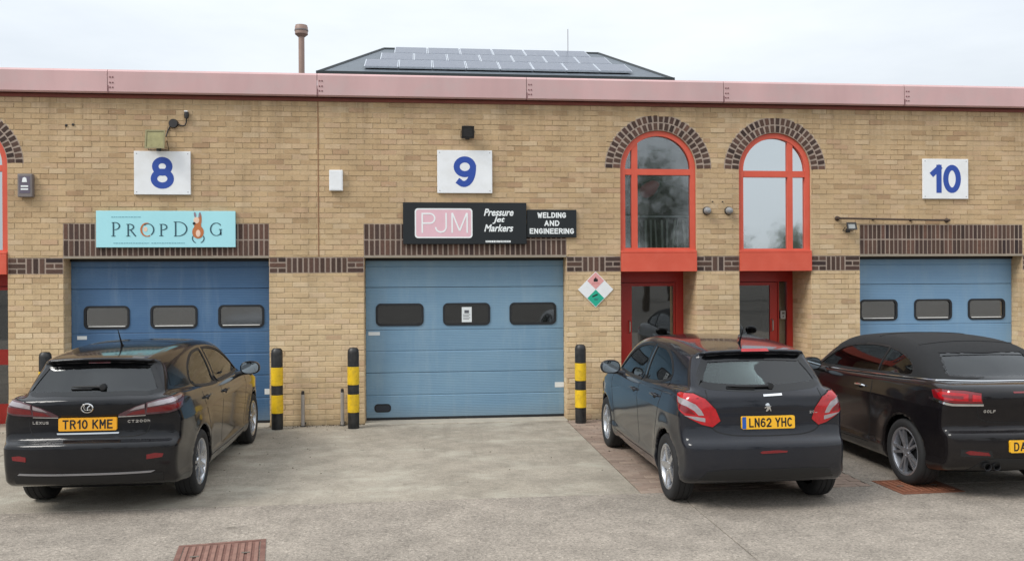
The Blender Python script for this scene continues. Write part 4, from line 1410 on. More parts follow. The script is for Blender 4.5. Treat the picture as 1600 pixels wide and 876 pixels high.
def number_plate(car, root, u, z, txt, old=False, blue=False, w_=.52, h_=.111, off=.012, tilt_f=None):
    """flat plate standing just off the tailgate"""
    pts = car.on([(u - w_/2*.9, z - h_/2*.9), (u + w_/2*.9, z - h_/2*.9), (u + w_/2*.9, z + h_/2*.9), (u - w_/2*.9, z + h_/2*.9)], 'rear')
    x0 = min((pts[0].x + pts[1].x) / 2, pts[0].x, pts[1].x, ) ; x1 = min(pts[2].x, pts[3].x)
    mid = car.on([(u, z - h_/2*.8), (u, z + h_/2*.8)], 'rear')
    x0 = min(x0, mid[0].x) - off; x1 = min(x1, mid[1].x) - off
    def P(a, b_, o):   # a to viewer's right, b up; o towards the viewer
        t = (b_ - z) / h_ + .5
        return (x0 + (x1 - x0) * t - o, -a * car.us, b_)
    def flat(poly, o0, o1):
        n = len(poly)
        vs = [P(a, b_, o1) for a, b_ in poly] + [P(a, b_, o0) for a, b_ in poly]
        tr = tessellate_polygon([[Vector((a, b_, 0)) for a, b_ in poly]])
        fs = [tuple(t) for t in tr] + [tuple(i + n for i in reversed(t)) for t in tr] + [(i, (i + 1) % n, (i + 1) % n + n, i + n) for i in range(n)]
        return vs, fs
    a, b_ = u - w_/2, z - h_/2
    pl = MB(); pl.add(*flat(rrect(a, a + w_, b_, b_ + h_, .012, 3), -.02, .004))
    po = pl.build('number_plate', M['plate_old'] if old else M['plate'], root, (0, 0, 0))
    po['label'] = 'yellow number plate reading ' + txt
    sh = 0.0
    if blue:
        bb = MB(); bb.add(*flat([(a + .004, b_ + .004), (a + .042, b_ + .004), (a + .042, b_ + h_ - .004), (a + .004, b_ + h_ - .004)], .004, .0052))
        bb.build('plate_band', M['plate_blue'], po, (0, 0, 0))
        sh = .02
    tm = MB(); stroke_text(tm, txt, (u + sh, 0, z), w_ * .86 - sh * 1.4, .080, .0135, place=lambda a_, y_, b__: P(a_, b__, .0044 - y_))
    tm.build('plate_lettering', M['plate_ink'], po, (0, 0, 0))
    return po

def badge_text(car, root, txt, u, z, w_, h_, mat='chrome', name='badge'):
    tm = MB(); stroke_text(tm, txt, (u, 0, z), w_, h_, h_ * .2)
    vs, fs = tm.v, tm.f
    uv = [(v[0], v[2]) for v in vs]
    P, D = car.start(np.array(uv), 'rear'); H = car.ray(P, D); G = car.grad(H)
    offs = np.array([.0035 if v[1] < 0 else .0 for v in vs])
    mesh_obj(name, H + G * offs[:, None], fs, M[mat], root, smooth=False)

def build_car(spec, name, loc, rz, label):
    car = Car(spec)
    root = thing(name, loc, label, 'car', 'dark cars parked nose in at the doors', rz)
    root['_o'] = (0, 0, 0)
    L = spec['L']
    # window openings
    def side_hole(poly):
        f2 = Field2(poly, .012, .6)
        def f(x, y, z): return np.maximum(f2(x, z), .30 - np.abs(y))
        return f
    def end_hole(poly, front):
        f2 = Field2(poly, .012, 1.0)
        if front: return lambda x, y, z: np.maximum(f2(y / car.us, z), spec['ws_x'] - x)
        return lambda x, y, z: np.maximum(f2(-y / car.us, z), x - spec['rw_x'])
    rp = spec['rear_win']; rp_poly = spline(rp, 6, True)
    car.holes.append(end_hole(np.array(grow(rp_poly, -spec.get('rw_in', .02))), False))
    fp = spec['front_win']; fp_poly = spline(fp, 6, True)
    car.holes.append(end_hole(np.array(grow(fp_poly, -.02)), True))
    sides = [spline(p, 6, True) for p in spec['side_win']]
    for p in sides: car.holes.append(side_hole(np.array(grow(p, -.016))))
    h = spec.get('res', .0215)
    lo = (-.10, -1.02, .10); hi = (L + .10, 1.02, 1.58)
    soft = spec.get('soft')
    def finish(F, nm, mat):
        v, f = surface_nets(F, lo, hi, h)
        for _ in range(3):
            d = F(*v.T)
            e = .004; g = np.zeros_like(v)
            for a in range(3):
                q = v.copy(); r = v.copy(); q[:, a] += e; r[:, a] -= e
                g[:, a] = (F(*q.T) - F(*r.T)) / (2 * e)
            gl = np.maximum((g * g).sum(1), .15)
            st = g * (d / gl)[:, None]
            ln = np.linalg.norm(st, axis=1)
            st *= np.minimum(1, h * .5 / np.maximum(ln, 1e-9))[:, None]
            v = v - st
        g = car.grad(v, F)
        return mesh_obj(nm, v, f, mat, root, normals=g)
    if soft:
        gf = lambda x, y, z: car.green(x, y, z)
        def top_only(x, y, z):
            d = np.maximum(car.green(x, y, z) - .006, -car.cavity(x, y, z))
            for q in car.holes: d = np.maximum(d, -q(x, y, z))
            d = np.maximum(d, x - soft)
            return np.maximum(d, .92 - z)
        def body_only(x, y, z):
            g = np.maximum(car.green(x, y, z), soft + .012 - x)
            d = smin(car.lower(x, y, z), g, .02)
            d = np.maximum(d, -car.arches(x, y, z)); d = np.maximum(d, -car.cavity(x, y, z))
            for q in car.holes: d = np.maximum(d, -q(x, y, z))
            return d
        body = finish(body_only, 'body', spec['paint'])
        finish(top_only, 'soft_top', M['fabric_black'])
    else:
        body = finish(car.shell, 'body', spec['paint'])
    # underside tray
    ub = MB(); ub.box(.50, L - .35, -.58 * car.ys, .58 * car.ys, .165, .30, ch=.04); ub.build('underbody', M['seam'], root, (0, 0, 0))
    # glass
    def glass_part(nm, poly, view, mat, border=True, inset=.014, f=None):
        vs, fs = car.patch(poly, view, -.004, .010, .04, f)
        o = mesh_obj(nm, vs, fs, mat, root)
        return o
    rw = glass_part('rear_window', grow(rp_poly, .004), 'rear', spec.get('rw_mat', M['car_glass']))
    glass_part('windscreen', grow(fp_poly, .004), 'front', M['car_glass'])
    for p in sides:
        for vw in ('left', 'right'):
            glass_part('side_window', grow(p, .002), vw, spec.get('sw_mat', M['car_glass']))
    # black borders round the glass
    def ring_part(nm, outer, inner, view, mat, off=.0015, par=None):
        o, i_ = np.array(outer), np.array(inner)
        n = len(o)
        P, D = car.start(np.concatenate([o, i_]), view); H = car.ray(P, D); G = car.grad(H)
        V1 = H + G * off; V0 = H - G * .008
        fs = []
        for k in range(n):
            j = (k + 1) % n
            fs += [(k, j, j + n, k + n), (k + 2 * n, k + 3 * n, j + 3 * n, j + 2 * n), (k, k + 2 * n, j + 2 * n, j), (k + n, j + n, j + 3 * n, k + 3 * n)]
        return mesh_obj(nm, np.concatenate([V1, V0]), fs, mat, par or root)
    rwb = spec.get('rw_border', .03)
    ring_part('window_border', grow(rp_poly, .008), grow(rp_poly, -rwb), 'rear', M['black_gloss'], .001)
    ring_part('window_border', grow(fp_poly, .008), grow(fp_poly, -.03), 'front', M['black_gloss'], .001)
    for p in sides:
        for vw in ('left', 'right'):
            ring_part('window_seal', grow(p, .012), grow(p, -.014), vw, M['black_trim'], .003)
    # wheels
    ty, rim, dk = wheel_shapes(spec['wr'], spec['rim'], spec['tw'], spec['wheel'])
    src = None
    for xc in spec['axles']:
        for sg in (1, -1):
            if src is None:
                dko = dk.build('wheel', M['disc'], root, (0, 0, 0), smooth=True)
                a = ty.build('tyre', M['tyre'], dko, (0, 0, 0), smooth=True, angle=50); b_ = rim.build('rim', spec['alloy'], dko, (0, 0, 0), smooth=True, angle=35)
                src = (dko.data, a.data, b_.data)
            else:
                dko = bpy.data.objects.new('wheel', src[0]); COL.objects.link(dko); dko.parent = root
                for nm, me in (('tyre', src[1]), ('rim', src[2])):
                    q = bpy.data.objects.new(nm, me); COL.objects.link(q); q.parent = dko
            dko.location = (xc, sg * spec['track'] / 2, spec['wr'])
            dko.rotation_euler = (0, .4 * xc, 0) if sg > 0 else (0, .4 * xc, math.pi)
    # cabin
    st = MB()
    for yy in (-.36, .36):
        seat_shape(st, spec['seat_x'], yy * car.ys)
    st.build('front_seat', M['seat'], root, (0, 0, 0), smooth=True)
    rs = MB()
    bx = spec['bench_x']
    rs.box(bx, bx + .48, -.60, .60, .40, .56, ch=.05)
    rs.add([(bx + .02, -.60, .5), (bx + .14, -.60, .5), (bx + .02, -.60, 1.0), (bx - .10, -.60, 1.0), (bx + .02, .60, .5), (bx + .14, .60, .5), (bx + .02, .60, 1.0), (bx - .10, .60, 1.0)],
           [(0, 1, 2, 3), (7, 6, 5, 4), (0, 4, 5, 1), (1, 5, 6, 2), (2, 6, 7, 3), (3, 7, 4, 0)])
    for yy in (-.36, .36):
        rs.box(bx - .10, bx + .0, yy - .12, yy + .12, 1.0, spec.get('rear_head', 1.14), ch=.04)
    rs.build('rear_seat', M['seat'], root, (0, 0, 0), smooth=True)
    ds = MB(); ds.box(spec['dash_x'], spec['dash_x'] + .45, -.62, .62, .60, .93, ch=.06)
    ds.tube([(spec['dash_x'] - .12 - .05 * math.cos(t) , -.36 + .18 * math.sin(t), .88 + .17 * math.cos(t)) for t in [2 * math.pi * i / 20 for i in range(20)]], .014, 8, closed=True)
    ds.build('dashboard', M['dash'], root, (0, 0, 0), smooth=True)
    fl = MB(); fl.box(spec['cab'][0] + .1, spec['cab'][1] - .05, -.66, .66, .36, .41); fl.build('cabin_floor', M['dash'], root, (0, 0, 0))
    return car, root

def door_mirror(car, root, x, z, side, paint_m, size=1.0):
    """side +1 left, -1 right; glass faces the rear"""
    vw = 'left' if side > 0 else 'right'
    a = car.on([(x, z - .05)], vw)[0]
    y0 = a.y
    bm = bmesh.new(); bmesh.ops.create_uvsphere(bm, u_segments=24, v_segments=14, radius=1.0)
    vs = []
    cx, cy, cz = x + .05, y0 + side * .135, z + .03
    for v in bm.verts:
        p = v.co
        xx = p.x
        # flatten the side that carries the glass
        xx = max(xx, -.30)
        yy = p.y * (1 - .10 * max(0, p.z)) ; zz = p.z * (1 + .18 * side * p.y * 0)
        sup = lambda q: math.copysign(abs(q) ** .78, q)
        vs.append((cx + xx * .105 * size, cy + sup(yy) * .115 * size, cz + sup(zz) * .078 * size))
    fs = [tuple(v.index for v in f.verts) for f in bm.faces]; bm.free()
    mb = MB(); mb.add(vs, fs)
    mb.tube([(x + .03, y0 - side * .03, z - .05), (x + .05, y0 + side * .05, z - .03), (x + .06, cy, cz - .05)], [.035, .028, .03], 10)
    o = mb.build('door_mirror', paint_m, root, (0, 0, 0), smooth=True, angle=60)
    gm = MB()
    n = 28
    ring = []
    for i in range(n):
        t = 2 * math.pi * i / n
        c, s_ = math.cos(t), math.sin(t)
        ring.append((cx - .30 * .105 * size - .003, cy + math.copysign(abs(c) ** .78, c) * .098 * size, cz + math.copysign(abs(s_) ** .78, s_) * .064 * size))
    vs = ring + [(p[0] + .004, p[1], p[2]) for p in ring]
    gm.add(vs, [tuple(range(n)), tuple(reversed(range(n, 2 * n)))] + [(i, (i + 1) % n, (i + 1) % n + n, i + n) for i in range(n)])
    gm.build('mirror_glass', M['mirror'], o, (0, 0, 0))

def handle(car, root, x, z, side, mat, w_=.17):
    vw = 'left' if side > 0 else 'right'
    pts = car.on([(x - w_/2, z), (x - w_/2 + .02, z + .002), (x, z + .006), (x + w_/2 - .02, z + .002), (x + w_/2, z)], vw)
    offs = [.0, .028, .034, .028, .0]
    G = car.grad(np.array([tuple(p) for p in pts]))
    q = [p + Vector(g) * o for p, g, o in zip(pts, G, offs)]
    mb = MB(); mb.tube(q, [.010, .012, .013, .012, .010], 8)
    mb.build('door_handle', mat, root, (0, 0, 0), smooth=True)
    cup = car.patch([(x + .05 * math.cos(t), z - .004 + .026 * math.sin(t)) for t in [2 * math.pi * i / 14 for i in range(14)]], vw, .0012, .004, .03)
    mesh_obj('handle_cup', *cup, M['seam'], root)

def seams(car, root, lines, nm='panel_gap'):
    for vw, pts in lines:
        vs, fs = car.line(pts, vw, .009)
        mesh_obj(nm, vs, fs, M['seam'], root)

def part_patch(car, root, nm, poly, view, mat, off=.004, depth=.012, step=.03, par=None, f=None):
    vs, fs = car.patch(poly, view, off, depth, step, f)
    return mesh_obj(nm, vs, fs, mat, par or root)

def wiper(car, root, pts, pivot):
    q = car.on(pts, 'rear', .016)
    mb = MB(); mb.tube(q, [.016] + [.011] * (len(q) - 2) + [.005], 8)
    pv = car.on([pivot], 'rear', .012)[0]
    mb.lathe([(.0, -.02), (.026, -.018), (.030, .02)], tuple(pv), 'x', 14)
    mb.build('rear_wiper', M['black_trim'], root, (0, 0, 0), smooth=True)
    bl = car.on([(p[0], p[1] - .014) for p in pts[1:]], 'rear', .006)
    mb = MB(); mb.tube(bl, .006, 6); mb.build('wiper_blade', M['seam'], root, (0, 0, 0))

def antenna(car, root, x, ln=.22):
    p = car.on([(x, 0.0)], 'top')[0]
    mb = MB(); mb.tube([p + Vector((.02, 0, -.004)), p + Vector((0, 0, .018)), p + Vector((-ln * .55, 0, ln * .85))], [.018, .010, .003], 8)
    mb.build('roof_antenna', M['black_trim'], root, (0, 0, 0), smooth=True)
def mirror_poly(p): return [(-a, b_) for a, b_ in reversed([tuple(q[:2]) for q in p])]

M['paint_a'] = paint('black navy car paint', lin(15, 16, 20), .6)
M['paint_b'] = paint('dark slate metallic paint', lin(25, 27, 33), 1.2)
M['paint_c'] = paint('black plum car paint', lin(15, 13, 16), .6)
HALF_PI = math.pi / 2
WLX = [(-.3, -.12), (0, -.075), (.2, -.035), (.6, 0), (3.1, 0), (3.6, -.02), (3.95, -.07), (4.3, -.14), (4.7, -.2)]

# ---- hatchback at the deep blue door
spec_a = dict(L=4.32, ys=.885, ys_ref=.94, paint=M['paint_a'], alloy=M['alloy'], wheel='twin5', wr=.312, rim=.222, tw=.20, track=1.345, axles=(.86, 3.46),
    lower=[(.16, .27), (.05, .33), (.0, .45), (.0, .60), (.010, .648), (.075, .694), (.092, .78), (.092, .90), (.072, .965), (.09, 1.03), (.22, 1.06), (.7, 1.045), (1.5, 1.02), (2.4, 1.0), (3.1, .985),
           (3.5, .93), (3.9, .84), (4.15, .75), (4.28, .62), (4.32, .48), (4.28, .32), (4.18, .22), (3.5, .2), (2, .2), (.6, .22)],
    green=[(.10, .90), (.12, 1.03), (.165, 1.09), (.375, 1.318), (.365, 1.334), (.315, 1.346), (.325, 1.368), (.6, 1.402), (1.1, 1.435), (1.7, 1.44), (2.2, 1.41), (2.55, 1.345), (3.0, 1.14), (3.35, .98), (3.4, .90)],
    wl_z=[(.05, .76), (.24, .845), (.31, .868, 's'), (.38, .860), (.60, .872), (.82, .886, 's'), (.90, .864), (.98, .835), (1.06, .795), (1.25, .70)],
    wl_x=WLX,
    wg_z=[(.7, .84), (.95, .79), (1.05, .755), (1.15, .715), (1.25, .665), (1.35, .605), (1.45, .53), (1.7, .35)],
    wg_x=[(-.3, -.2), (.15, -.105), (.5, -.05), (1.0, -.01), (1.5, 0), (2.4, 0), (3.0, -.03), (3.5, -.1)],
    flares=[(.86, .312, .36, .012), (3.46, .312, .36, .012)], cab=(.42, 3.15), ws_x=2.3, rw_x=.75,
    rear_win=[(-.585, 1.072), (-.3, 1.062), (0, 1.06), (.3, 1.062), (.585, 1.072), (.56, 1.16), (.475, 1.300, 's'), (.25, 1.312), (0, 1.315), (-.25, 1.312), (-.475, 1.300, 's'), (-.56, 1.16)],
    front_win=[(-.62, 1.02), (0, .99), (.62, 1.02), (.55, 1.22), (.50, 1.33, 's'), (0, 1.355), (-.50, 1.33, 's'), (-.55, 1.22)],
    side_win=[[(1.76, .985, 's'), (2.4, .985), (2.88, 1.0, 's'), (2.64, 1.14), (2.35, 1.27), (2.05, 1.325), (1.76, 1.34, 's')],
              [(.93, 1.08), (1.02, 1.03), (1.3, 1.0), (1.67, .985, 's'), (1.67, 1.34, 's'), (1.35, 1.325), (1.08, 1.25), (.95, 1.16)]],
    rw_mat=M['car_glass_dark'], sw_mat=M['car_glass'], rw_border=.025, seat_x=2.05, bench_x=1.15, dash_x=2.75)
carA, rootA = build_car(spec_a, 'hatchback_car', (-2.89, -4.66, 0), HALF_PI, 'black hatchback with amber plate TR10 KME parked at the deep blue door')
def lamp_set(car, root, name, pieces):
    """pieces: (name, polygon in corner view, material, off); mirrored on both corners"""
    for vw in ('corner_l', 'corner_r'):
        par = None
        part_patch(car, root, 'lamp_surround', grow(pieces[0][1], .009), vw, M['seam'], .0012, .012, .03)
        for nm, poly, mt, off in pieces:
            o = part_patch(car, root, name if par is None else nm, poly, vw, M[mt], off, .012, .025, par)
            if par is None: par = o
lamp_set(carA, rootA, 'tail_light', [
    ('lens', [(-.03, .882), (.14, .888), (.28, .93), (.36, 1.005), (.34, 1.034), (.18, 1.026), (.06, 1.010), (-.03, .988)], 'lens_smoke', .004),
    ('red_lens', [(-.02, .900), (.13, .905), (.25, .940), (.30, .972), (.16, .962), (-.02, .942)], 'lens_deep', .0065),
    ('clear_lens', [(-.02, .950), (.10, .968), (.22, .992), (.30, 1.002), (.33, 1.020), (.17, 1.014), (.06, 1.000), (-.02, .980)], 'lens_clear', .0062)])
for sg in (-1, 1):
    fl = (lambda p: p) if sg > 0 else mirror_poly
    o = part_patch(carA, rootA, 'boot_light', fl([(.27, .874), (.50, .880), (.50, .982), (.42, .960), (.33, .922), (.265, .890)]), 'rear', M['lens_smoke'], .004, .012, .025)
    part_patch(carA, rootA, 'red_lens', fl([(.33, .884), (.495, .892), (.495, .930), (.40, .915)]), 'rear', M['lens_deep'], .0065, .004, .025, o)
    part_patch(carA, rootA, 'clear_lens', fl([(.36, .922), (.495, .945), (.495, .976), (.42, .954)]), 'rear', M['lens_clear'], .0062, .004, .025, o)
    part_patch(carA, rootA, 'chrome_edge', fl([(.265, .868), (.50, .873), (.50, .879), (.265, .876)]), 'rear', M['chrome'], .006, .004, .03, o)
    part_patch(carA, rootA, 'reflector', fl([(.53, .505), (.66, .515), (.67, .545), (.60, .555), (.53, .545)]), 'rear', M['lens_deep'], .004, .01, .03)
number_plate(carA, rootA, 0, .815, 'TR10 KME', old=True, w_=.515)
part_patch(carA, rootA, 'plate_trim', [(-.27, .726), (.27, .726), (.275, .740), (-.275, .740)], 'rear', M['chrome'], .012, .012, .04)
part_patch(carA, rootA, 'bumper_trim', [(-.62, .385), (.56, .385), (.60, .402), (-.60, .402)], 'rear', M['alloy_dark'], .004, .01, .04)
part_patch(carA, rootA, 'bumper_valance', [(-.66, .30), (.66, .30), (.66, .378), (-.66, .378)], 'rear', M['black_trim'], .003, .01, .04)
# round emblem with a slanted stroke
def emblem_ring(car, root, u, z, a, b_, wid, mat='chrome'):
    n = 28
    pts = [(u + a * math.cos(2 * math.pi * i / n), z + b_ * math.sin(2 * math.pi * i / n)) for i in range(n)]
    q = car.on(pts, 'rear', .006)
    mb = MB(); mb.tube(q, wid, 6, closed=True)
    return mb.build('emblem', M[mat], root, (0, 0, 0), smooth=True)
em = emblem_ring(carA, rootA, 0, .955, .050, .036, .0065)
q = carA.on([(-.020, .982), (-.028, .962), (-.020, .944), (.0, .940), (.036, .944)], 'rear', .006)
mb = MB(); mb.tube(q, .0065, 6); mb.build('emblem_stroke', M['chrome'], em, (0, 0, 0), smooth=True)
q = carA.on([(.028, .978), (.008, .962), (.004, .950)], 'rear', .006)
mb = MB(); mb.tube(q, .0055, 6); mb.build('emblem_stroke', M['chrome'], em, (0, 0, 0), smooth=True)
badge_text(carA, rootA, 'LEXUS', -.43, .828, .15, .024)
badge_text(carA, rootA, 'CT200h', .44, .828, .19, .024)
wiper(carA, rootA, [(.10, 1.115), (.0, 1.118), (-.12, 1.118), (-.185, 1.118)], (.10, 1.115))
seams(carA, rootA, [('right', [(1.70, .985), (1.715, .7), (1.70, .34)]), ('left', [(1.70, .985), (1.715, .7), (1.70, .34)]),
    ('right', [(.98, 1.03), (1.0, .85), (1.16, .62), (1.22, .40)]), ('right', [(2.9, 1.0), (2.93, .7), (2.86, .34)]),
    ('rear', [(-.54, .99), (-.535, .80), (-.49, .715), (-.2, .700), (.2, .700), (.49, .715), (.535, .80), (.54, .99)]),
    ('right', [(1.22, .30), (2.0, .29), (2.86, .30)])])
part_patch(carA, rootA, 'quarter_window', [(.42, 1.10), (.80, 1.075), (.72, 1.13), (.55, 1.20), (.48, 1.22)], 'right', M['black_gloss'], .003, .01, .04)
part_patch(carA, rootA, 'quarter_window', [(.42, 1.10), (.80, 1.075), (.72, 1.13), (.55, 1.20), (.48, 1.22)], 'left', M['black_gloss'], .003, .01, .04)
for sg in (1, -1):
    door_mirror(carA, rootA, 2.62, 1.0, sg, M['paint_a'])
    handle(carA, rootA, 1.86, .87, sg, M['paint_a']); handle(carA, rootA, 1.10, .905, sg, M['paint_a'])
part_patch(carA, rootA, 'roof_glass', [(1.35, -.40), (2.05, -.40), (2.05, .40), (1.35, .40)], 'top', M['black_gloss'], .002, .01, .05)
antenna(carA, rootA, .95, .20)
part_patch(carA, rootA, 'brake_light', [(-.10, 1.316), (.10, 1.316), (.10, 1.326), (-.10, 1.326)], 'rear', M['lens_deep'], .004, .01, .03)

# ---- small hatchback at the red entrances
spec_b = dict(L=3.96, ys=.89, ys_ref=.955, paint=M['paint_b'], alloy=M['alloy'], wheel='five', wr=.305, rim=.212, tw=.19, track=1.345, axles=(.63, 3.165),
    lower=[(.14, .25), (.04, .31), (.0, .42), (.0, .56), (.012, .612), (.068, .662), (.094, .74), (.100, .85), (.108, .95), (.125, 1.02), (.24, 1.07), (.8, 1.055), (1.5, 1.03), (2.3, 1.005), (3.0, .985),
           (3.3, .93), (3.62, .82), (3.83, .70), (3.94, .55), (3.94, .38), (3.85, .24), (3.2, .2), (2, .2), (.5, .2)],
    green=[(.12, .90), (.14, 1.03), (.185, 1.09), (.43, 1.356), (.42, 1.370), (.375, 1.382), (.385, 1.402), (.7, 1.43), (1.2, 1.457), (1.75, 1.46), (2.2, 1.425), (2.5, 1.35), (2.92, 1.13), (3.18, 1.0), (3.23, .9)],
    wl_z=[(.05, .76), (.24, .835), (.32, .858, 's'), (.40, .850), (.60, .862), (.84, .876, 's'), (.92, .856), (1.0, .828), (1.06, .795), (1.25, .70)],
    wl_x=[(-.3, -.12), (0, -.07), (.2, -.03), (.55, 0), (2.9, 0), (3.3, -.02), (3.6, -.06), (3.9, -.13), (4.3, -.2)],
    wg_z=[(.7, .84), (.95, .80), (1.05, .77), (1.15, .735), (1.25, .69), (1.35, .635), (1.45, .565), (1.7, .4)],
    wg_x=[(-.3, -.16), (.15, -.085), (.5, -.04), (.9, -.01), (1.4, 0), (2.2, 0), (2.8, -.03), (3.3, -.1)],
    flares=[(.63, .305, .355, .014), (3.165, .305, .355, .014)], cab=(.40, 2.95), ws_x=2.1, rw_x=.8,
    rear_win=[(-.60, 1.10), (-.35, 1.062), (0, 1.055), (.35, 1.062), (.60, 1.10), (.585, 1.19), (.49, 1.335, 's'), (.25, 1.348), (0, 1.352), (-.25, 1.348), (-.49, 1.335, 's'), (-.585, 1.19)],
    front_win=[(-.64, 1.03), (0, 1.0), (.64, 1.03), (.57, 1.24), (.52, 1.34, 's'), (0, 1.365), (-.52, 1.34, 's'), (-.57, 1.24)],
    side_win=[[(1.66, 1.0, 's'), (2.25, .995), (2.74, 1.01, 's'), (2.50, 1.15), (2.25, 1.285), (1.95, 1.345), (1.66, 1.36, 's')],
              [(.80, 1.125), (.90, 1.075), (1.2, 1.025), (1.57, 1.005, 's'), (1.57, 1.36, 's'), (1.25, 1.35), (1.0, 1.285), (.85, 1.20)]],
    rw_border=.05, rw_mat=M['car_glass'], seat_x=1.85, bench_x=.98, dash_x=2.55)
carB, rootB = build_car(spec_b, 'small_hatchback', (3.03, -5.20, 0), HALF_PI + R(.4), 'dark slate small hatchback with plate LN62 YHC before the red entrance doors')
LB = [(-.065, .80), (-.03, .90), (.05, .99), (.16, 1.03), (.30, 1.03), (.34, 1.015), (.32, .965), (.27, .89), (.17, .82), (.07, .765), (-.01, .745)]
lamp_set(carB, rootB, 'tail_light', [
    ('lens', LB, 'lens_red', .0035),
    ('clear_lens', [(.325, .995), (.20, .980), (.12, .940), (.075, .890), (.055, .845), (.095, .845), (.13, .885), (.19, .922), (.295, .950)], 'lens_clear', .0055),
    ('smoked_lens', [(.32, .955), (.20, .925), (.15, .885), (.12, .852), (.20, .865), (.28, .905)], 'lens_deep', .0055),
    ('reverse_lens', [(.21, .842), (.11, .802), (.045, .788), (.045, .822), (.12, .834)], 'lens_clear', .0055)])
number_plate(carB, rootB, 0, .785, 'LN62 YHC', blue=True, w_=.52)
part_patch(carB, rootB, 'tailgate_handle', [(-.035, 1.006), (.15, 1.012), (.15, 1.028), (-.035, 1.022)], 'rear', M['chrome'], .010, .012, .03)
# rearing animal emblem
LION = [(-.006, .0), (.008, .012), (.012, .026), (.024, .016), (.032, .0), (.040, .004), (.032, .024), (.026, .042), (.036, .046), (.034, .054), (.020, .054), (.018, .066), (.010, .078), (-.006, .080), (-.020, .072),
        (-.030, .060), (-.022, .058), (-.014, .060), (-.022, .046), (-.036, .040), (-.034, .032), (-.018, .036), (-.010, .040), (-.012, .024), (-.020, .008), (-.018, .0)]
part_patch(carB, rootB, 'emblem', [(a * .9, .915 + b_ * .9 - .035) for a, b_ in LION], 'rear', M['chrome'], .008, .008, .012)
badge_text(carB, rootB, '208', .47, .862, .085, .022)
wiper(carB, rootB, [(.06, 1.085), (-.10, 1.080), (-.24, 1.082), (-.36, 1.086)], (.06, 1.085))
part_patch(carB, rootB, 'fog_light', [(-.10, .528), (.14, .534), (.15, .548), (.05, .556), (-.10, .550), (-.12, .538)], 'rear', M['lens_deep'], .005, .01, .03)
part_patch(carB, rootB, 'bumper_valance', [(-.66, .29), (.66, .29), (.60, .37), (.40, .395), (-.40, .395), (-.60, .37)], 'rear', M['black_trim'], .004, .012, .04)
part_patch(carB, rootB, 'brake_light', [(-.14, 1.386), (.14, 1.386), (.13, 1.402), (-.13, 1.402)], 'rear', M['lens_red'], .008, .012, .02)
seams(carB, rootB, [('left', [(1.615, 1.0), (1.625, .7), (1.61, .34)]), ('right', [(1.615, 1.0), (1.625, .7), (1.61, .34)]),
    ('left', [(.80, 1.10), (.82, .9), (.96, .62), (1.03, .40)]), ('left', [(2.76, 1.0), (2.80, .7), (2.72, .34)]),
    ('rear', [(-.56, 1.06), (-.565, .90), (-.53, .74), (-.40, .685), (-.15, .672), (.15, .672), (.40, .685), (.53, .74), (.565, .90), (.56, 1.06)]),
    ('left', [(1.03, .30), (2.0, .29), (2.72, .30)])])
part_patch(carB, rootB, 'pillar_trim', [(1.58, 1.01), (1.65, 1.01), (1.65, 1.35), (1.58, 1.35)], 'left', M['black_gloss'], .003, .01, .04)
part_patch(carB, rootB, 'window_chrome', [(1.572, 1.01), (1.582, 1.01), (1.582, 1.34), (1.572, 1.34)], 'left', M['chrome'], .007, .01, .04)
for sg in (1, -1):
    door_mirror(carB, rootB, 2.42, 1.02, sg, M['paint_b'])
    handle(carB, rootB, 1.77, .885, sg, M['paint_b']); handle(carB, rootB, 1.0, .92, sg, M['paint_b'])
antenna(carB, rootB, .75, .19)

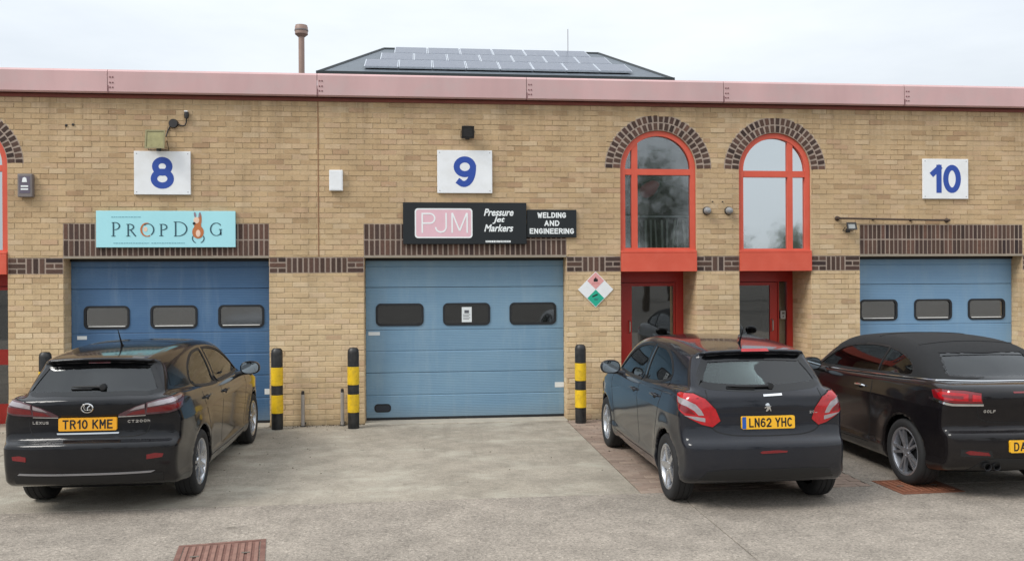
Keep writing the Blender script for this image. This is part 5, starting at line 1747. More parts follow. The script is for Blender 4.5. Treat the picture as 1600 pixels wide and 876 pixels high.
# ---- convertible
spec_c = dict(L=4.24, ys=.885, ys_ref=.965, paint=M['paint_c'], alloy=M['alloy_dark'], wheel='twin5', wr=.325, rim=.240, tw=.225, track=1.345, axles=(.80, 3.38), deck_crown=.02,
    lower=[(.14, .27), (.04, .33), (.0, .45), (.0, .57), (.014, .620), (.075, .664), (.076, .75), (.055, .85), (.045, .945), (.070, 1.01), (.16, 1.058), (.45, 1.075), (1.0, 1.055), (1.6, 1.03), (2.4, 1.0), (3.1, .985),
           (3.5, .93), (3.9, .84), (4.12, .72), (4.22, .58), (4.24, .42), (4.18, .28), (4.05, .22), (3, .2), (2, .2), (.6, .21)],
    green=[(.24, .92), (.25, 1.03), (.36, 1.09), (.74, 1.315), (1.02, 1.395), (1.5, 1.430), (2.05, 1.418), (2.45, 1.345), (2.95, 1.12), (3.2, 1.0), (3.25, .9)],
    wl_z=[(.05, .78), (.24, .855), (.31, .880, 's'), (.38, .872), (.60, .882), (.83, .896, 's'), (.91, .876), (1.0, .85), (1.06, .82), (1.25, .74)],
    wl_x=WLX,
    wg_z=[(.7, .87), (.95, .83), (1.05, .80), (1.15, .765), (1.25, .71), (1.35, .64), (1.45, .56), (1.7, .4)],
    wg_x=[(-.3, -.16), (.25, -.085), (.6, -.035), (1.0, 0), (1.4, 0), (2.4, 0), (3.0, -.03), (3.5, -.1)],
    flares=[(.80, .325, .375, .014), (3.38, .325, .375, .014)], cab=(.50, 3.05), ws_x=2.2, rw_x=1.05, soft=2.46, k_g=.09, bul_g=.16,
    rear_win=[(-.54, 1.098), (-.27, 1.090), (0, 1.088), (.27, 1.090), (.54, 1.098), (.57, 1.12), (.475, 1.285), (.45, 1.294), (0, 1.304), (-.45, 1.294), (-.475, 1.285), (-.57, 1.12)],
    front_win=[(-.62, 1.02), (0, .99), (.62, 1.02), (.56, 1.22), (.51, 1.31, 's'), (0, 1.335), (-.51, 1.31, 's'), (-.56, 1.22)],
    side_win=[[(.80, 1.085), (1.1, 1.065), (1.6, 1.04), (2.2, 1.02), (2.76, 1.005, 's'), (2.52, 1.14), (2.26, 1.255), (1.9, 1.315), (1.45, 1.325), (1.08, 1.28), (.84, 1.19)]],
    rw_border=.018, rw_in=.01, rw_mat=M['car_glass'], seat_x=1.95, bench_x=1.12, dash_x=2.65, rear_head=1.16)
carC, rootC = build_car(spec_c, 'convertible_car', (5.535, -5.11, 0), HALF_PI, 'black convertible with raised black canvas roof, cut by the right picture edge')
lamp_set(carC, rootC, 'tail_light', [
    ('lens', [(-.085, .898), (-.075, .985), (.05, 1.004), (.26, 1.010), (.34, .990), (.31, .925), (.12, .892)], 'lens_deep', .005),
    ('red_lens', [(.02, .915), (.02, .975), (.10, .985), (.24, .988), (.28, .970), (.25, .930), (.12, .915)], 'lens_red', .009),
    ('red_lens', [(-.075, .915), (-.07, .965), (-.01, .972), (-.01, .912)], 'lens_red', .009),
    ('dark_lens', [(.06, .935), (.06, .958), (.22, .965), (.22, .945)], 'lens_deep', .0125)])
for vw in ('corner_l', 'corner_r'):
    part_patch(carC, rootC, 'lamp_chrome', [(-.09, .872), (.14, .868), (.36, .905), (.36, .925), (.14, .888), (-.09, .890)], vw, M['chrome'], .009, .012, .03)
number_plate(carC, rootC, 0.01, .512, 'DA11 VFG', w_=.53)
badge_text(carC, rootC, 'GOLF', -.40, .822, .115, .028)
for vw in ('left', 'right'):
    q = carC.on([(x, z) for x, z in ((.46, 1.066), (.8, 1.056), (1.2, 1.040), (1.6, 1.022), (2.1, 1.004), (2.6, .988), (2.80, .984))], vw, .003)
    mb = MB(); mb.tube(q, .0085, 8); mb.build('belt_chrome', M['chrome'], rootC, (0, 0, 0), smooth=True)
_deck = []
for i in range(41):
    t = -1 + 2 * i / 40
    yy = t * .655
    xx = .265 + .19 * abs(t) ** 2.6
    _deck.append((xx, yy))
q = carC.on(_deck, 'top', .004)
mb = MB(); mb.tube(q, .0075, 8); mb.build('deck_chrome', M['chrome'], rootC, (0, 0, 0), smooth=True)
for sg in (-1, 1):
    fl = (lambda p: p) if sg > 0 else mirror_poly
    part_patch(carC, rootC, 'reflector', fl([(.43, .425), (.62, .432), (.66, .452), (.62, .470), (.45, .455)]), 'rear', M['lens_deep'], .005, .01, .03)
    part_patch(carC, rootC, 'fog_insert', fl([(.40, .405), (.70, .412), (.70, .478), (.42, .47)]), 'rear', M['black_trim'], .002, .01, .04)
part_patch(carC, rootC, 'bumper_valance', [(-.60, .275), (.60, .275), (.50, .375), (.38, .40), (-.38, .40), (-.50, .375)], 'rear', M['black_trim'], .004, .012, .04)
part_patch(carC, rootC, 'brake_light', [(-.16, .986), (.16, .986), (.16, 1.000), (-.16, 1.000)], 'rear', M['lens_deep'], .004, .01, .03)
for yy in (.33, .42):
    mb = MB(); mb.lathe([(.030, -.02), (.036, -.022), (.036, .20), (.030, .20), (.030, -.02)], (.05, yy, .325), 'x', 18, caps=False)
    mb.build('exhaust_tip', M['disc'], rootC, (0, 0, 0), smooth=True)
emc = emblem_ring(carC, rootC, 0, .90, .052, .052, .006)
q = carC.on([(-.033, .925), (-.016, .880), (0, .91), (.016, .880), (.033, .925)], 'rear', .006); mb = MB(); mb.tube(q, .0045, 6); mb.build('emblem_stroke', M['chrome'], emc, (0, 0, 0))
q = carC.on([(-.016, .940), (0, .908), (.016, .940)], 'rear', .006); mb = MB(); mb.tube(q, .0045, 6); mb.build('emblem_stroke', M['chrome'], emc, (0, 0, 0))
seams(carC, rootC, [('left', [(1.42, 1.03), (1.40, .80), (1.48, .34)]), ('left', [(2.80, 1.0), (2.84, .7), (2.76, .34)]),
    ('rear', [(-.52, 1.02), (-.52, .84), (-.46, .74), (-.2, .715), (.2, .715), (.46, .74), (.52, .84), (.52, 1.02)]), ('left', [(1.48, .30), (2.0, .29), (2.76, .30)])])
part_patch(carC, rootC, 'window_divider', [(1.40, 1.05), (1.425, 1.05), (1.365, 1.325), (1.34, 1.325)], 'left', M['black_trim'], .002, .012, .04)
for sg in (1, -1):
    door_mirror(carC, rootC, 2.52, 1.0, sg, M['paint_c'])
    handle(carC, rootC, 1.62, .885, sg, M['chrome'])

# sewn seams over the roof bows
for x in (.98, 1.72):
    vs, fs = carC.line([(x, -.50), (x + .02, 0), (x, .50)], 'top', .028, .011)
    mesh_obj('roof_seam', vs, fs, M['fabric_black'], rootC)

# ------------------------------------------------------------------ signs on the wall
M['sign_white'] = simple('white sign board', lin(232, 234, 236), .5, var=.07, scale=2.5, dirt=(4, .3, lin(196, 194, 186)))
M['sign_blue'] = simple('royal blue print', lin(36, 72, 158), .5, var=.04)
M['sign_aqua'] = simple('pale aqua sign', lin(166, 222, 230), .40, var=.04, scale=1.5)
M['sign_black'] = simple('black sign board', lin(18, 24, 28), .35, var=.15, scale=3)
M['sign_pink'] = simple('faded pink panel', lin(224, 182, 192), .45, var=.06, scale=6)
M['sign_letter'] = simple('white lettering', lin(232, 236, 236), .5, var=.03)
M['teal_ink'] = simple('dark teal lettering', lin(48, 84, 96), .5, var=.05)
M['faint_ink'] = simple('faded sign print', lin(122, 176, 188), .5)
M['dog_brown'] = simple('orange brown print', lin(186, 112, 64), .5)
M['dog_cream'] = simple('cream print', lin(232, 200, 178), .5)
M['dog_grey'] = simple('grey mauve print', lin(140, 122, 134), .5)
M['metal_grey'] = simple('grey painted metal', lin(120, 112, 110), .5, var=.15)
M['dark_metal'] = simple('dark metal', lin(44, 42, 42), .55, var=.2)
M['screw'] = simple('zinc screw', lin(150, 150, 150), .4, metal=.8)

def number_sign(x0, x1, z0, z1, txt, fw, fh, label):
    t = thing('number_sign', ((x0 + x1) / 2, -.03, z0), label, 'sign', 'white unit number signs')
    mb = MB(); mb.box(x0, x1, -.034, -.006, z0, z1, ch=.005); mb.build('board', M['sign_white'], t)
    mb = MB(); stroke_text(mb, txt, ((x0 + x1) / 2, -.0350, (z0 + z1) / 2), fw, fh, .088 if len(txt) == 1 else .084, gap=.16)
    mb.build('numeral', M['sign_blue'], t)
    mb = MB()
    for sx in (x0 + .035, x1 - .035):
        for sz in (z0 + .035, z1 - .035): mb.lathe([(.007, -.0365), (.007, -.034)], (sx, 0, sz), 'y', 8)
    mb.build('screws', M['screw'], t)
number_sign(-3.932, -3.176, 3.245, 3.845, '8', .312, .44, 'white square sign with a blue 8 above the deep blue door')
number_sign(.238, 1.027, 3.285, 3.90, '9', .322, .44, 'white square sign with a blue 9 above the black company signs')
number_sign(7.589, 8.323, 3.235, 3.842, '10', .49, .43, 'white square sign with a blue 10 at the right')

# aqua company sign with serif capitals
sg_ = thing('company_sign', (-3.50, -.05, 2.52), 'pale aqua company sign lettered PropDog over the deep blue door', 'sign')
mb = MB(); mb.box(-4.432, -2.572, -.05, -.008, 2.515, 3.018, ch=.004); mb.build('board', M['sign_aqua'], sg_)
def cx8(u): return -4.432 + (u - 135) / 1335.0 * 1.86
def cz8(v): return 3.018 - (v - 62) / 345.0 * .503
Y0, Y1 = -.0535, -.0505
def stem(mb, u, v0, v1, w_=.020): mb.ribbon([(cx8(u), cz8(v0)), (cx8(u), cz8(v1))], w_, Y0, Y1)
def serif(mb, u, v, w_=.055): mb.ribbon([(cx8(u) - w_ / 2, cz8(v)), (cx8(u) + w_ / 2, cz8(v))], .008, Y0, Y1)
def bowl(mb, u, v, ru, rv, a0, a1, n=16, thick=.019, thin=.007):
    k = 1.86 / 1335.0; kz = .503 / 345.0
    pts = [(cx8(u) + ru * k * math.cos(R(a0 + (a1 - a0) * i / n)), cz8(v) + rv * kz * math.sin(R(a0 + (a1 - a0) * i / n))) for i in range(n + 1)]
    ws = [thin + (thick - thin) * abs(math.cos(R(a0 + (a1 - a0) * i / n))) for i in range(n + 1)]
    mb.ribbon(pts, ws, Y0, Y1)
mb = MB()
stem(mb, 300, 172, 300); serif(mb, 296, 172, .035); serif(mb, 300, 300); bowl(mb, 312, 205, 46, 34, 95, -95)
stem(mb, 440, 188, 300); serif(mb, 436, 188, .035); serif(mb, 440, 300); bowl(mb, 450, 214, 42, 27, 95, -95); mb.ribbon([(cx8(462), cz8(242)), (cx8(512), cz8(302))], .018, Y0, Y1)
bowl(mb, 628, 240, 55, 56, 130, -60, 20)
stem(mb, 755, 188, 298); serif(mb, 751, 188, .035); serif(mb, 755, 298); bowl(mb, 765, 214, 44, 27, 95, -95)
stem(mb, 893, 165, 300); serif(mb, 890, 165, .045); serif(mb, 893, 300, .045); bowl(mb, 915, 232, 85, 67, 95, -95)
bowl(mb, 1285, 235, 55, 60, 40, 330, 24); stem(mb, 1328, 236, 290); serif(mb, 1326, 236, .045)
mb.build('lettering', M['teal_ink'], sg_)
mb = MB(); bowl(mb, 620, 240, 56, 62, 75, 300, 20, .026, .012); mb.build('ringed_letter', M['dog_brown'], sg_)
mb = MB(); mb.prism([(cx8(605) + .026 * math.cos(t), cz8(236) + .034 * math.sin(t)) for t in [2 * math.pi * i / 18 for i in range(18)]], [], Y0 + .001, Y1, 'y'); mb.build('letter_patch', M['dog_cream'], sg_)
mb = MB()
for (u0, u1, v) in ((280, 560, 120), (300, 640, 366), (660, 980, 366)):
    u = u0
    while u < u1:
        w_ = random.uniform(8, 26); mb.box(cx8(u), cx8(min(u + w_, u1)), Y0 + .001, Y1, cz8(v + 4), cz8(v - 4)); u += w_ + 6
mb.build('small_print', M['faint_ink'], sg_)
# seated dog drawn in place of the second round letter
def ell(u, v, ru, rv, n=22, rot=0):
    k = 1.86 / 1335.0; kz = .503 / 345.0
    out = []
    for i in range(n):
        t = 2 * math.pi * i / n
        a, b_ = ru * k * math.cos(t), rv * kz * math.sin(t)
        out.append((cx8(u) + a * math.cos(rot) - b_ * math.sin(rot), cz8(v) + a * math.sin(rot) + b_ * math.cos(rot)))
    return out
mb = MB(); mb.prism(ell(1108, 262, 56, 62), [], Y0, Y1, 'y'); mb.prism(ell(1105, 205, 34, 40), [], Y0 - .0008, Y1, 'y'); mb.prism(ell(1128, 140, 16, 60), [], Y0, Y1, 'y'); mb.build('dog_body', M['dog_brown'], sg_)
mb = MB(); mb.prism(ell(1094, 150, 28, 30), [], Y0 - .002, Y1, 'y'); mb.prism(ell(1110, 275, 22, 34), [], Y0 - .002, Y1, 'y'); mb.build('dog_face', M['dog_cream'], sg_)
mb = MB(); mb.prism(ell(1080, 98, 10, 26, rot=.15), [], Y0 - .001, Y1, 'y'); mb.prism(ell(1125, 98, 10, 26, rot=-.15), [], Y0 - .001, Y1, 'y'); mb.build('dog_ear', M['dog_grey'], sg_)
mb = MB(); mb.prism(ell(1072, 180, 14, 13), [], Y0 - .003, Y1, 'y'); mb.build('dog_nose', M['plate_ink'], sg_)
mb = MB(); bowl(mb, 1110, 322, 56, 46, 150, 245, 10, .014, .008); bowl(mb, 1110, 322, 56, 46, 30, -65, 10, .014, .008); mb.build('sign_curl', M['teal_ink'], sg_)

# black company sign
pj = thing('company_sign', (.63, -.055, 2.55), 'black company sign lettered PJM Pressure Jet Markers over the middle door', 'sign')
mb = MB(); mb.box(-.252, 1.517, -.055, -.008, 2.555, 3.150, ch=.004); mb.build('board', M['sign_black'], pj)
mb = MB(); mb.prism(rrect(-.085, .736, 2.640, 3.065, .045), [], -.0575, -.0552, 'y'); lg = mb.build('logo_panel', M['sign_pink'], pj)
mb = MB(); mb.prism(rrect(-.085, .736, 2.640, 3.065, .045), [list(reversed(rrect(-.066, .717, 2.659, 3.046, .034)))], -.0585, -.0577, 'y'); mb.build('logo_border', M['sign_letter'], lg)
mb = MB()
wS = .022
_k = [0]
def lay():
    _k[0] += 1
    return -.0592 - .0003 * (_k[0] % 4)
ya, yb = -.0592, -.0578
zb_, zt_ = 2.715, 3.00
mb.ribbon([(.02, zb_), (.02, zt_)], wS, lay(), yb); mb.ribbon([(.02, zt_ - .011)] + [(.13, zt_ - .011)] + [(.13 + .068 * math.sin(R(a)), zt_ - .079 + .068 * math.cos(R(a))) for a in range(15, 181, 15)] + [(.02, zt_ - .147)], wS, lay(), yb)
mb.ribbon([(.36, zt_), (.36, zb_ + .075)] + [(.285 + .075 * math.cos(R(a)), zb_ + .085 - .074 * math.sin(R(a))) for a in range(10, 181, 14)], wS, lay(), yb)
mb.ribbon([(.445, zb_), (.445, zt_)], wS, lay(), yb); mb.ribbon([(.448, zt_), (.552, zb_ + .03)], wS, lay(), yb); mb.ribbon([(.552, zb_ + .03), (.656, zt_)], wS, lay(), yb); mb.ribbon([(.66, zb_), (.66, zt_)], wS, lay(), yb)
mb.build('logo_lettering', M['sign_letter'], lg)
mb = MB()
for txt, z, w_ in (('Pressure', 3.010, .43), ('Jet', 2.897, .18), ('Markers', 2.785, .42)):
    put_text(mb, txt, .14, (1.115, -.0562, z), w_, .105, extrude=.0006, offset=.0035, shear=.28)
mb.build('lettering', M['sign_letter'], pj)
mb = MB(); u = .925
while u < 1.285:
    w_ = random.uniform(.010, .022); mb.box(u, u + w_, -.0568, -.0552, 2.578, 2.606); u += w_ + .006
mb.build('small_print', M['sign_letter'], pj)
we = thing('company_sign', (1.89, -.04, 2.65), 'small black sign lettered WELDING AND ENGINEERING beside the middle lintel', 'sign')
mb = MB(); mb.box(1.527, 2.251, -.04, -.008, 2.651, 3.052, ch=.004); mb.build('board', M['sign_black'], we)
mb = MB()
for txt, z, w_ in (('WELDING', 2.972, .42), ('AND', 2.856, .22), ('ENGINEERING', 2.742, .65)):
    stroke_text(mb, txt, (1.889, -.0404, z), w_, .080, .017, gap=.2)
mb.build('lettering', M['sign_letter'], we)

# hazard diamonds
hz = thing('hazard_sign', (2.535, -.012, 1.63), 'diamond hazard sign of pink, white and green squares beside the middle door', 'sign')
def dia(cx, cz, r, y0, y1): return MB().prism([(cx, cz - r), (cx + r, cz), (cx, cz + r), (cx - r, cz)], [], y0, y1, 'y')
cxh, czh, rh = 2.535, 1.893, .262
dia(cxh, czh, rh, -.012, -.004).build('board', M['sign_white'], hz)
pk = dia(cxh, czh + rh / 2 - .004, rh / 2 - .006, -.0135, -.0125).build('flammable_diamond', simple('faded red diamond', lin(222, 158, 156), .5), hz)
gd = dia(cxh, czh - rh / 2 + .004, rh / 2 - .006, -.0135, -.0125).build('gas_diamond', simple('green diamond', lin(28, 168, 138), .5), hz)
mb = MB(); fx, fz = cxh, czh + rh / 2 + .012
mb.prism([(fx - .028, fz - .03), (fx + .028, fz - .03), (fx + .034, fz - .005), (fx + .022, fz + .02), (fx + .015, fz + .005), (fx + .004, fz + .045), (fx - .012, fz + .018), (fx - .02, fz + .022), (fx - .032, fz - .008)], [], -.0145, -.0137, 'y')
mb.build('flame_symbol', M['plate_ink'], pk)
mb = MB(); mb.ribbon([(fx - .055, fz - .055), (fx + .055, fz - .055)], .006, -.0143, -.0137); mb.build('symbol_print', simple('red print', lin(190, 90, 92), .5), pk)
mb = MB(); mb.ribbon([(fx - .05, czh - rh / 2 + .025), (fx + .03, czh - rh / 2 + .06)], .020, -.0145, -.0137); mb.build('bottle_symbol', M['plate_ink'], gd)
mb = MB()
for i in range(2): mb.ribbon([(fx - .03 + i * .006, czh - rh / 2 - .005 - i * .018), (fx + .04 - i * .012, czh - rh / 2 - .002 - i * .018)], .008, -.0143, -.0137)
mb.build('gas_print', M['teal_ink'], gd)

# ------------------------------------------------------------------ boxes, lamps, cables
wb = thing('wall_box', (-1.178, -.06, 3.31), 'plain white rectangular box on the brick beside the movement joint', 'box')
mb = MB(); mb.box(-1.280, -1.092, -.07, -.004, 3.308, 3.600, ch=.008); mb.build('casing', M['sign_white'], wb)
mb = MB(); mb.box(-1.262, -1.110, -.0725, -.070, 3.326, 3.582, ch=.002); mb.build('cover', M['sign_white'], wb)
al = thing('alarm_box', (-5.33, -.08, 3.20), 'grey mauve alarm box at the far left by the arched window', 'alarm box')
mb = MB(); mb.box(-5.438, -5.245, -.085, -.004, 3.198, 3.515, ch=.012); mb.build('casing', M['metal_grey'], al)
mb = MB(); mb.box(-5.410, -5.272, -.088, -.085, 3.25, 3.48, ch=.002); mb.build('front_plate', simple('dark mauve plate', lin(98, 90, 104), .5), al)
mb = MB(); mb.prism([(-5.375, 3.40), (-5.31, 3.40), (-5.318, 3.455), (-5.342, 3.468), (-5.367, 3.455)], [], -.0905, -.088, 'y')
for i in range(2): mb.box(-5.39, -5.295, -.0905, -.088, 3.335 - i * .04, 3.355 - i * .04)
mb.build('emblem', M['sign_letter'], al)

def floodlight(x, z, w_, h_, d, tilt, mat, glassmat, label, arm=.06):
    t = thing('floodlight', (x, -.02, z), label, 'floodlight')
    c, s = math.cos(tilt), math.sin(tilt)
    yc = -(arm + d / 2)
    def T(p):
        y_, z_ = p[1], p[2]
        return (x + p[0], yc + y_ * c - z_ * s, z + y_ * s + z_ * c)
    def tbox(mb, *a, ch=0):
        q = MB(); q.box(*a, ch=ch); mb.add([T(p) for p in q.v], q.f)
    mb = MB()
    # tapering housing: wide lamp side to the front
    hw, hh, hd = w_ / 2, h_ / 2, d / 2
    vs = [(-hw, -hd, -hh), (hw, -hd, -hh), (hw, -hd, hh), (-hw, -hd, hh), (-hw * .62, hd, -hh * .55), (hw * .62, hd, -hh * .55), (hw * .62, hd, hh * .7), (-hw * .62, hd, hh * .7)]
    mb.add([T(p) for p in vs], [(0, 1, 2, 3), (5, 4, 7, 6), (0, 4, 5, 1), (1, 5, 6, 2), (2, 6, 7, 3), (3, 7, 4, 0)])
    tbox(mb, -hw - .006, hw + .006, -hd - .012, -hd, -hh - .006, -hh + .014); tbox(mb, -hw - .006, hw + .006, -hd - .012, -hd, hh - .014, hh + .006)
    tbox(mb, -hw - .006, -hw + .014, -hd - .012, -hd, -hh + .014, hh - .014); tbox(mb, hw - .014, hw + .006, -hd - .012, -hd, -hh + .014, hh - .014)
    mb.build('housing', mat, t)
    mb = MB(); tbox(mb, -hw + .016, hw - .016, -hd - .004, -hd - .001, -hh + .016, hh - .016); mb.build('glass', glassmat, t)
    mb = MB(); mb.tube([(x - hw - .012, yc, z), (x - hw - .012, -.015, z - h_ * .45), (x + hw + .012, -.015, z - h_ * .45), (x + hw + .012, yc, z)], .006, 6)
    mb.box(x - .03, x + .03, -.02, -.003, z - h_ * .45 - .03, z - h_ * .45 + .03); mb.build('bracket', M['dark_metal'], t)
    return t
M['lamp_olive'] = simple('weathered olive metal', lin(138, 130, 92), .5, var=.2)
M['lamp_glass'] = simple('yellowed lamp glass', lin(150, 144, 100), .3, var=.25, scale=14)
M['lamp_dark'] = simple('dark lamp glass', lin(50, 52, 56), .15, var=.2)
floodlight(-3.605, 3.975, .25, .25, .12, R(-10), M['lamp_olive'], M['lamp_glass'], 'weathered olive floodlight fixed just above the number 8')
floodlight(.672, 4.165, .165, .17, .11, R(28), M['dark_metal'], M['lamp_dark'], 'small black floodlight above the number 9')
floodlight(6.40, 2.80, .14, .105, .07, R(-18), M['dark_metal'], simple('grey lamp glass', lin(150, 152, 150), .25), 'small black floodlight under the metal rail beside the number 10 door')
# junction box, sensor and cable above the number 8
jb = thing('junction_box', (-3.36, -.03, 4.22), 'round dark junction box with a looping cable near the olive floodlight', 'junction box')
mb = MB(); mb.lathe([(.058, -.045), (.062, -.035), (.064, 0)], (-3.405, 0, 4.232), 'y', 18); mb.build('box', M['dark_metal'], jb, smooth=True)
mb = MB(); mb.tube([(-3.50, -.03, 4.05), (-3.485, -.012, 4.13), (-3.455, -.01, 4.19), (-3.42, -.012, 4.22)], .009, 6)
mb.tube([(-3.36, -.012, 4.235), (-3.31, -.012, 4.205), (-3.255, -.012, 4.205), (-3.235, -.012, 4.25), (-3.232, -.02, 4.32)], .009, 6); mb.build('cable', M['dark_metal'], jb)
se = thing('motion_sensor', (-3.222, -.05, 4.30), 'tiny black motion sensor with a white top at the end of the cable', 'sensor')
mb = MB(); mb.lathe([(.0, -.045), (.024, -.035), (.034, .01), (.030, .05), (.0, .055)], (-3.222, -.045, 4.335), 'z', 14, caps=False); mb.build('head', M['dark_metal'], se, smooth=True)
mb = MB(); mb.box(-3.25, -3.205, -.07, -.004, 4.388, 4.405, ch=.004); mb.build('bracket', M['sign_white'], se)
mb = MB()
for x, l in ((4.212, 'round dome lamp on the brick between the arched windows, left one of the pair'), (4.545, 'round dome lamp on the brick between the arched windows, right one of the pair')):
    t = thing('dome_lamp', (x, -.05, 3.04), l, 'wall lamp', 'dome lamps between the arched windows')
    mb = MB(); mb.lathe([(.062, -.001), (.062, -.03), (.055, -.04)], (x, 0, 3.045), 'y', 20); mb.build('base', M['dark_metal'], t, smooth=True)
    mb = MB(); mb.lathe([(.054, -.04), (.050, -.07), (.034, -.10), (.0, -.112)], (x, 0, 3.045), 'y', 20, caps=False); mb.build('dome', simple('grey lamp dome', lin(142, 144, 146), .25), t, smooth=True)
    mb = MB(); mb.lathe([(.010, -.004), (.010, -.02)], (x + .09 * (1 if x < 4.4 else -1), 0, 3.18), 'y', 8); mb.build('cable_plug', M['dark_metal'], t)
rl = thing('wall_rail', (7.10, -.06, 2.90), 'thin brown metal rail fixed on the brick under the number 10', 'rail')
M['rail_brown'] = simple('brown rusty rail', lin(70, 54, 44), .6, var=.25)
mb = MB(); mb.tube([(6.235, -.06, 2.935), (6.8, -.06, 2.925), (7.4, -.06, 2.915), (7.985, -.06, 2.908)], .014, 8); mb.build('bar', M['rail_brown'], rl, smooth=True)
for x, z, r in ((6.235, 2.935, .038), (6.80, 2.925, .02), (7.40, 2.915, .02), (7.985, 2.908, .036)):
    mb = MB(); mb.lathe([(r, -.002), (r, -.012), (r * .55, -.02), (r * .55, -.075), (.0, -.078)], (x, 0, z), 'y', 14, caps=False); mb.build('rail_end' if r > .03 else 'rail_clip', M['rail_brown'], rl, smooth=True)
# spent wall plugs left in the brickwork
for x, z, l in ((-4.83, 4.19, 'left of the number 8'), ):
    t = thing('wall_plug', (x, -.004, z), 'two small dark fixing stubs in the upper brickwork ' + l, 'fixing')
    for dx in (0, .09):
        mb = MB(); mb.lathe([(.018, .002), (.018, -.012), (.008, -.02)], (x + dx, 0, z + dx * .12), 'y', 8); mb.build('stub', M['dark_metal'], t)

# ------------------------------------------------------------------ bollards and pipe posts
M['bol_black'] = simple('black plastic sleeve', lin(24, 25, 27), .45, var=.25, scale=10, dirt=(8, .35, lin(86, 82, 76)))
M['bol_yellow'] = simple('yellow reflective band', lin(232, 190, 30), .45, var=.12, scale=6, dirt=(11, .55, lin(120, 100, 50)))
def bollard(x, y, h_, label):
    t = thing('bollard', (x, y, 0), label, 'bollard', 'black and yellow bollards by the doors')
    r = .078
    mb = MB(); mb.lathe([(r, 0), (r, h_ - .07), (r * .92, h_ - .03), (r * .65, h_ - .006), (.0, h_)], (x, y, 0), 'z', 28, caps=False); mb.build('post', M['bol_black'], t, smooth=True)
    for z0 in (.20 * h_, .54 * h_):
        mb = MB(); mb.lathe([(r + .0005, z0), (r + .004, z0 + .002), (r + .004, z0 + .222 * h_ - .002), (r + .0005, z0 + .222 * h_)], (x, y, 0), 'z', 28, caps=False); mb.build('band', M['bol_yellow'], t, smooth=True)
bollard(-1.985, -.24, 1.12, 'black and yellow bollard at the right edge of the deep blue door')
bollard(-.942, -.30, 1.12, 'black and yellow bollard at the left edge of the pale blue door')
bollard(2.250, -.30, 1.12, 'black and yellow bollard under the hazard sign')
bollard(-5.035, -.22, 1.11, 'bollard at far left, only its black top showing behind the black hatchback')
M['galv'] = simple('dull galvanised pipe', lin(168, 162, 156), .45, metal=.35, var=.12)
for x, h_, l in ((-1.662, .50, 'thin grey pipe stub standing alone against the brick pier'), (-1.115, .52, 'thin grey pipe stub close beside the bollard of the pale blue door')):
    t = thing('pipe_post', (x, -.06, 0), l, 'pipe', 'short grey pipe stubs at the brick pier')
    mb = MB(); mb.lathe([(.026, 0), (.026, h_ - .05)], (x, -.06, 0), 'z', 14); mb.build('pipe', M['galv'], t, smooth=True)
    mb = MB(); mb.lathe([(.022, h_ - .05), (.022, h_ - .008), (.012, h_), (.0, h_)], (x, -.06, 0), 'z', 12, caps=False); mb.build('cap', M['dark_metal'], t, smooth=True)
    mb = MB(); mb.box(x - .035, x + .035, -.04, -.002, .025, .05); mb.lathe([(.04, .001), (.04, .012)], (x, -.06, 0), 'z', 14); mb.build('foot', M['dark_metal'], t)

# ------------------------------------------------------------------ flue and the roof behind
fl_ = thing('flue_pipe', (-2.06, 3.0, 4.80), 'tall brown grey flue pipe with a capped top standing on the roof', 'flue')
M['flue'] = simple('brown grey flue metal', lin(150, 124, 112), .5, var=.18, scale=6)
mb = MB(); mb.lathe([(.052, 4.80), (.052, 6.36)], (-2.06, 3.0, 0), 'z', 20); mb.build('pipe', M['flue'], fl_, smooth=True)
mb = MB(); mb.lathe([(.058, 6.30), (.112, 6.345), (.112, 6.47), (.104, 6.485), (.104, 6.50), (.0, 6.51)], (-2.06, 3.0, 0), 'z', 24, caps=False); mb.build('cowl', M['flue'], fl_, smooth=True)
mb = MB(); mb.lathe([(.115, 6.40), (.119, 6.402), (.119, 6.425), (.115, 6.427)], (-2.06, 3.0, 0), 'z', 24, caps=False); mb.build('cowl_band', M['metal_grey'], fl_)

EY, RY = 14.0, 18.0
EL, ER, EZ = -3.04, 7.86, 8.285
RL, RR, RZ = -1.243, 6.354, 10.07
hb = thing('hipped_building', (2.4, EY, 0), 'distant building whose dark hipped slate roof carries rows of solar panels', 'building')
M['slate'] = simple('dark slate roof', lin(92, 100, 108), .55, var=.25, scale=3)
M['ridge'] = simple('black ridge trim', lin(34, 42, 44), .5)
M['panel_cell'] = simple('blue grey solar cells', lin(88, 94, 108), .3, var=.05, spec=.3)
M['panel_frame'] = simple('pale panel frame', lin(206, 212, 220), .35, metal=.3)
BY = 22.0
mb = MB(); mb.box(EL + .4, ER - .4, EY + .4, BY - .4, 0, EZ); mb.build('wall', M['mortar'], hb)
mb = MB()
vs = [(EL, EY, EZ), (ER, EY, EZ), (ER, BY, EZ), (EL, BY, EZ), (RL, RY, RZ), (RR, RY, RZ)]
mb.add(vs, [(0, 1, 5, 4), (1, 2, 5), (2, 3, 4, 5), (3, 0, 4), (3, 2, 1, 0)])
rfo = mb.build('roof', M['slate'], hb)
mb = MB()
for a, b_ in ((0, 4), (1, 5), (4, 5)): mb.tube([vs[a], vs[b_]], .055, 6)
mb.build('ridge_cap', M['ridge'], rfo, (2.4, EY, 0))
mb = MB(); mb.box(EL - .05, ER + .05, EY - .14, EY - .003, EZ - .14, EZ + .01); mb.build('gutter', M['ridge'], hb)
mb = MB(); mb.tube([(5.25, RY, RZ), (5.25, RY, RZ + .85)], .012, 6); mb.build('aerial', M['metal_grey'], hb)
mb = MB(); mb.box(4.6, 6.1, RY + .3, RY + 1.0, RZ - .6, RZ + .12); mb.build('roof_vent', M['slate'], hb)
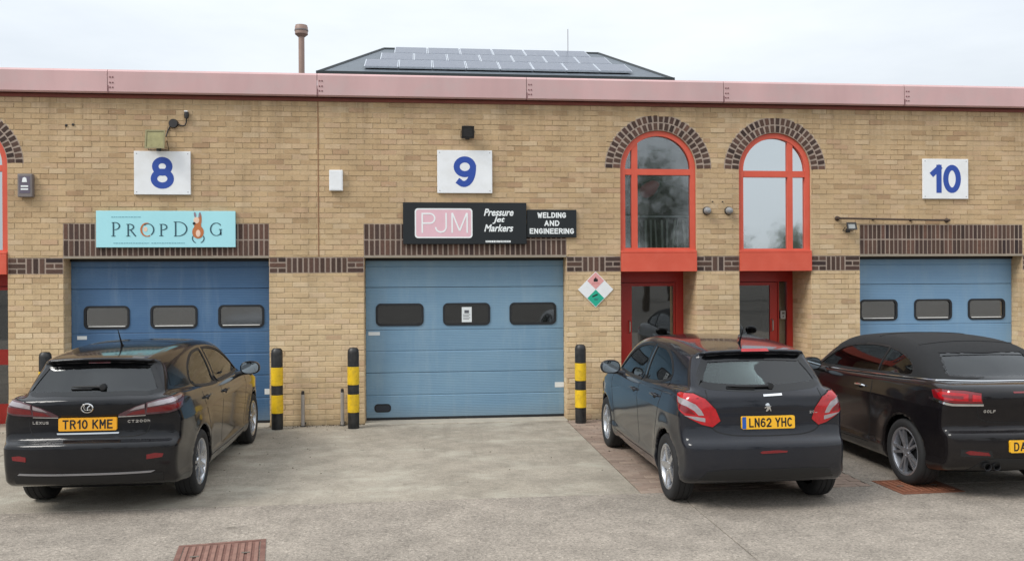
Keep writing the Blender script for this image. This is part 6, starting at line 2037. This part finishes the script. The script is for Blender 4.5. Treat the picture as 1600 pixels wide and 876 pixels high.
sl = Vector((0, RY - EY, RZ - EZ)); sL = sl.length; sd = sl.normalized(); nrm = Vector((0, -sd.z, sd.y))
def solar(x0, x1, s0, s1):
    def P(x, s, n): return tuple(Vector((x, EY, EZ)) + sd * s + nrm * n)
    mb = MB()
    a = [(x0, s0), (x1, s0), (x1, s1), (x0, s1)]
    mb.add([P(*q, .05) for q in a] + [P(*q, .10) for q in a], [(3, 2, 1, 0), (4, 5, 6, 7), (0, 1, 5, 4), (1, 2, 6, 5), (2, 3, 7, 6), (3, 0, 4, 7)])
    o = mb.build('solar_panel', M['panel_frame'], hb)
    mb = MB(); e = .022
    a = [(x0 + e, s0 + e), (x1 - e, s0 + e), (x1 - e, s1 - e), (x0 + e, s1 - e)]
    mb.add([P(*q, .095) for q in a] + [P(*q, .106) for q in a], [(3, 2, 1, 0), (4, 5, 6, 7), (0, 1, 5, 4), (1, 2, 6, 5), (2, 3, 7, 6), (3, 0, 4, 7)])
    mb.build('cells', M['panel_cell'], o, (2.4, EY, 0))
for s0, s1, xa, n in ((.55, 1.78, -1.72, 8), (1.82, 3.02, -1.28, 7), (3.06, 4.22, -.86, 6)):
    p = 1.055 + (.03 if n == 7 else 0) + (.06 if n == 6 else 0)
    for i in range(n): solar(xa + p * i + .01, xa + p * (i + 1) - .01, s0, s1)

# ------------------------------------------------------------------ what the glass mirrors: trees behind the camera
M['leaf'] = simple('green foliage', lin(84, 96, 66), .7, var=.35, scale=.8)
M['bark'] = simple('grey brown bark', lin(84, 74, 64), .9, var=.3)
def tree(x, y, h_, r, n, label, seed):
    rg = random.Random(seed)
    t = thing('broadleaf_tree', (x, y, 0), label, 'tree', 'trees across the yard behind the camera')
    mb = MB(); mb.tube([(x, y, -.06), (x + .1, y, h_ * .3), (x - .1, y + .1, h_ * .6), (x, y, h_ * .85)], [.22, .17, .11, .03], 8)
    for i in range(7):
        a = rg.uniform(0, 6.28); z0 = h_ * rg.uniform(.3, .6)
        mb.tube([(x, y, z0), (x + math.cos(a) * r * .4, y + math.sin(a) * r * .4, z0 + h_ * .15), (x + math.cos(a) * r * .8, y + math.sin(a) * r * .8, z0 + h_ * .26)], [.08, .05, .015], 6)
    mb.build('trunk', M['bark'], t)
    mb = MB()
    cl = [(rg.gauss(0, .42), rg.gauss(0, .42), rg.uniform(-.8, .9)) for _ in range(16)]
    for i in range(n):
        c = rg.choice(cl)
        px, py, pz = x + (c[0] + rg.gauss(0, .22)) * r, y + (c[1] + rg.gauss(0, .22)) * r, h_ * .60 + (c[2] + rg.gauss(0, .2)) * h_ * .34
        s = rg.uniform(.07, .15)
        a = Vector((rg.gauss(0, 1), rg.gauss(0, 1), rg.gauss(0, 1))).normalized() * s
        b_ = a.cross(Vector((rg.gauss(0, 1), rg.gauss(0, 1), rg.gauss(0, 1)))).normalized() * s * .6
        p = Vector((px, py, pz))
        mb.add([p - a, p + b_, p + a, p - b_], [(0, 1, 2, 3)])
    mb.build('crown', M['leaf'], t)
rg = random.Random(3)
_ord = ['leftmost', 'second from the left', 'third from the left', 'fourth from the left', 'fifth from the left', 'fifth from the right', 'fourth from the right', 'third from the right', 'second from the right', 'rightmost']
TREE_LABEL = [o_ + ' leafy tree of the row far behind the camera' for o_ in _ord]
tree(14.5, -41, 9.2, 2.6, 4200, 'tall leafy tree behind the camera, mirrored in the left arched window', 11)
for i, x in enumerate((-38, -26, -15, -4, 6, 22, 27, 33, 41, 50)):
    y = -60 - rg.uniform(0, 10)
    tree(x, y, rg.uniform(5.0, 7.0), rg.uniform(2.6, 3.8), 2600, TREE_LABEL[i], 20 + i)

# grit and dead leaf scraps gathered along the foot of the wall
rg = random.Random(9)
mb = MB()
for i in range(900):
    x = rg.choice([rg.uniform(-6.5, -4.9), rg.uniform(-2.2, -.75), rg.uniform(-2.2, -.75), rg.uniform(2.05, 2.95), rg.uniform(4.0, 4.8), rg.uniform(5.8, 6.7), rg.uniform(-2.2, 6.0)])
    y = -abs(rg.gauss(0, .07)) - .01 if i < 760 else rg.uniform(-4.5, -.3)
    s = rg.uniform(.004, .013)
    z = .002 if x < PX0 or x > PX1 else .003
    a0 = rg.uniform(0, 6.28)
    p = [(x + s * math.cos(a0 + k * 2.09) * rg.uniform(.6, 1.3), y + s * math.sin(a0 + k * 2.09), z) for k in range(3)]
    mb.add(p + [(x, y, z + s * rg.uniform(.4, 1.0))], [(0, 2, 1), (0, 1, 3), (1, 2, 3), (2, 0, 3)])
tag(mb.build('grit', simple('brown grit', lin(88, 76, 60), .95, var=.4, scale=30)), 'brown grit and leaf scraps along the foot of the brick wall', 'grit', kind='stuff')
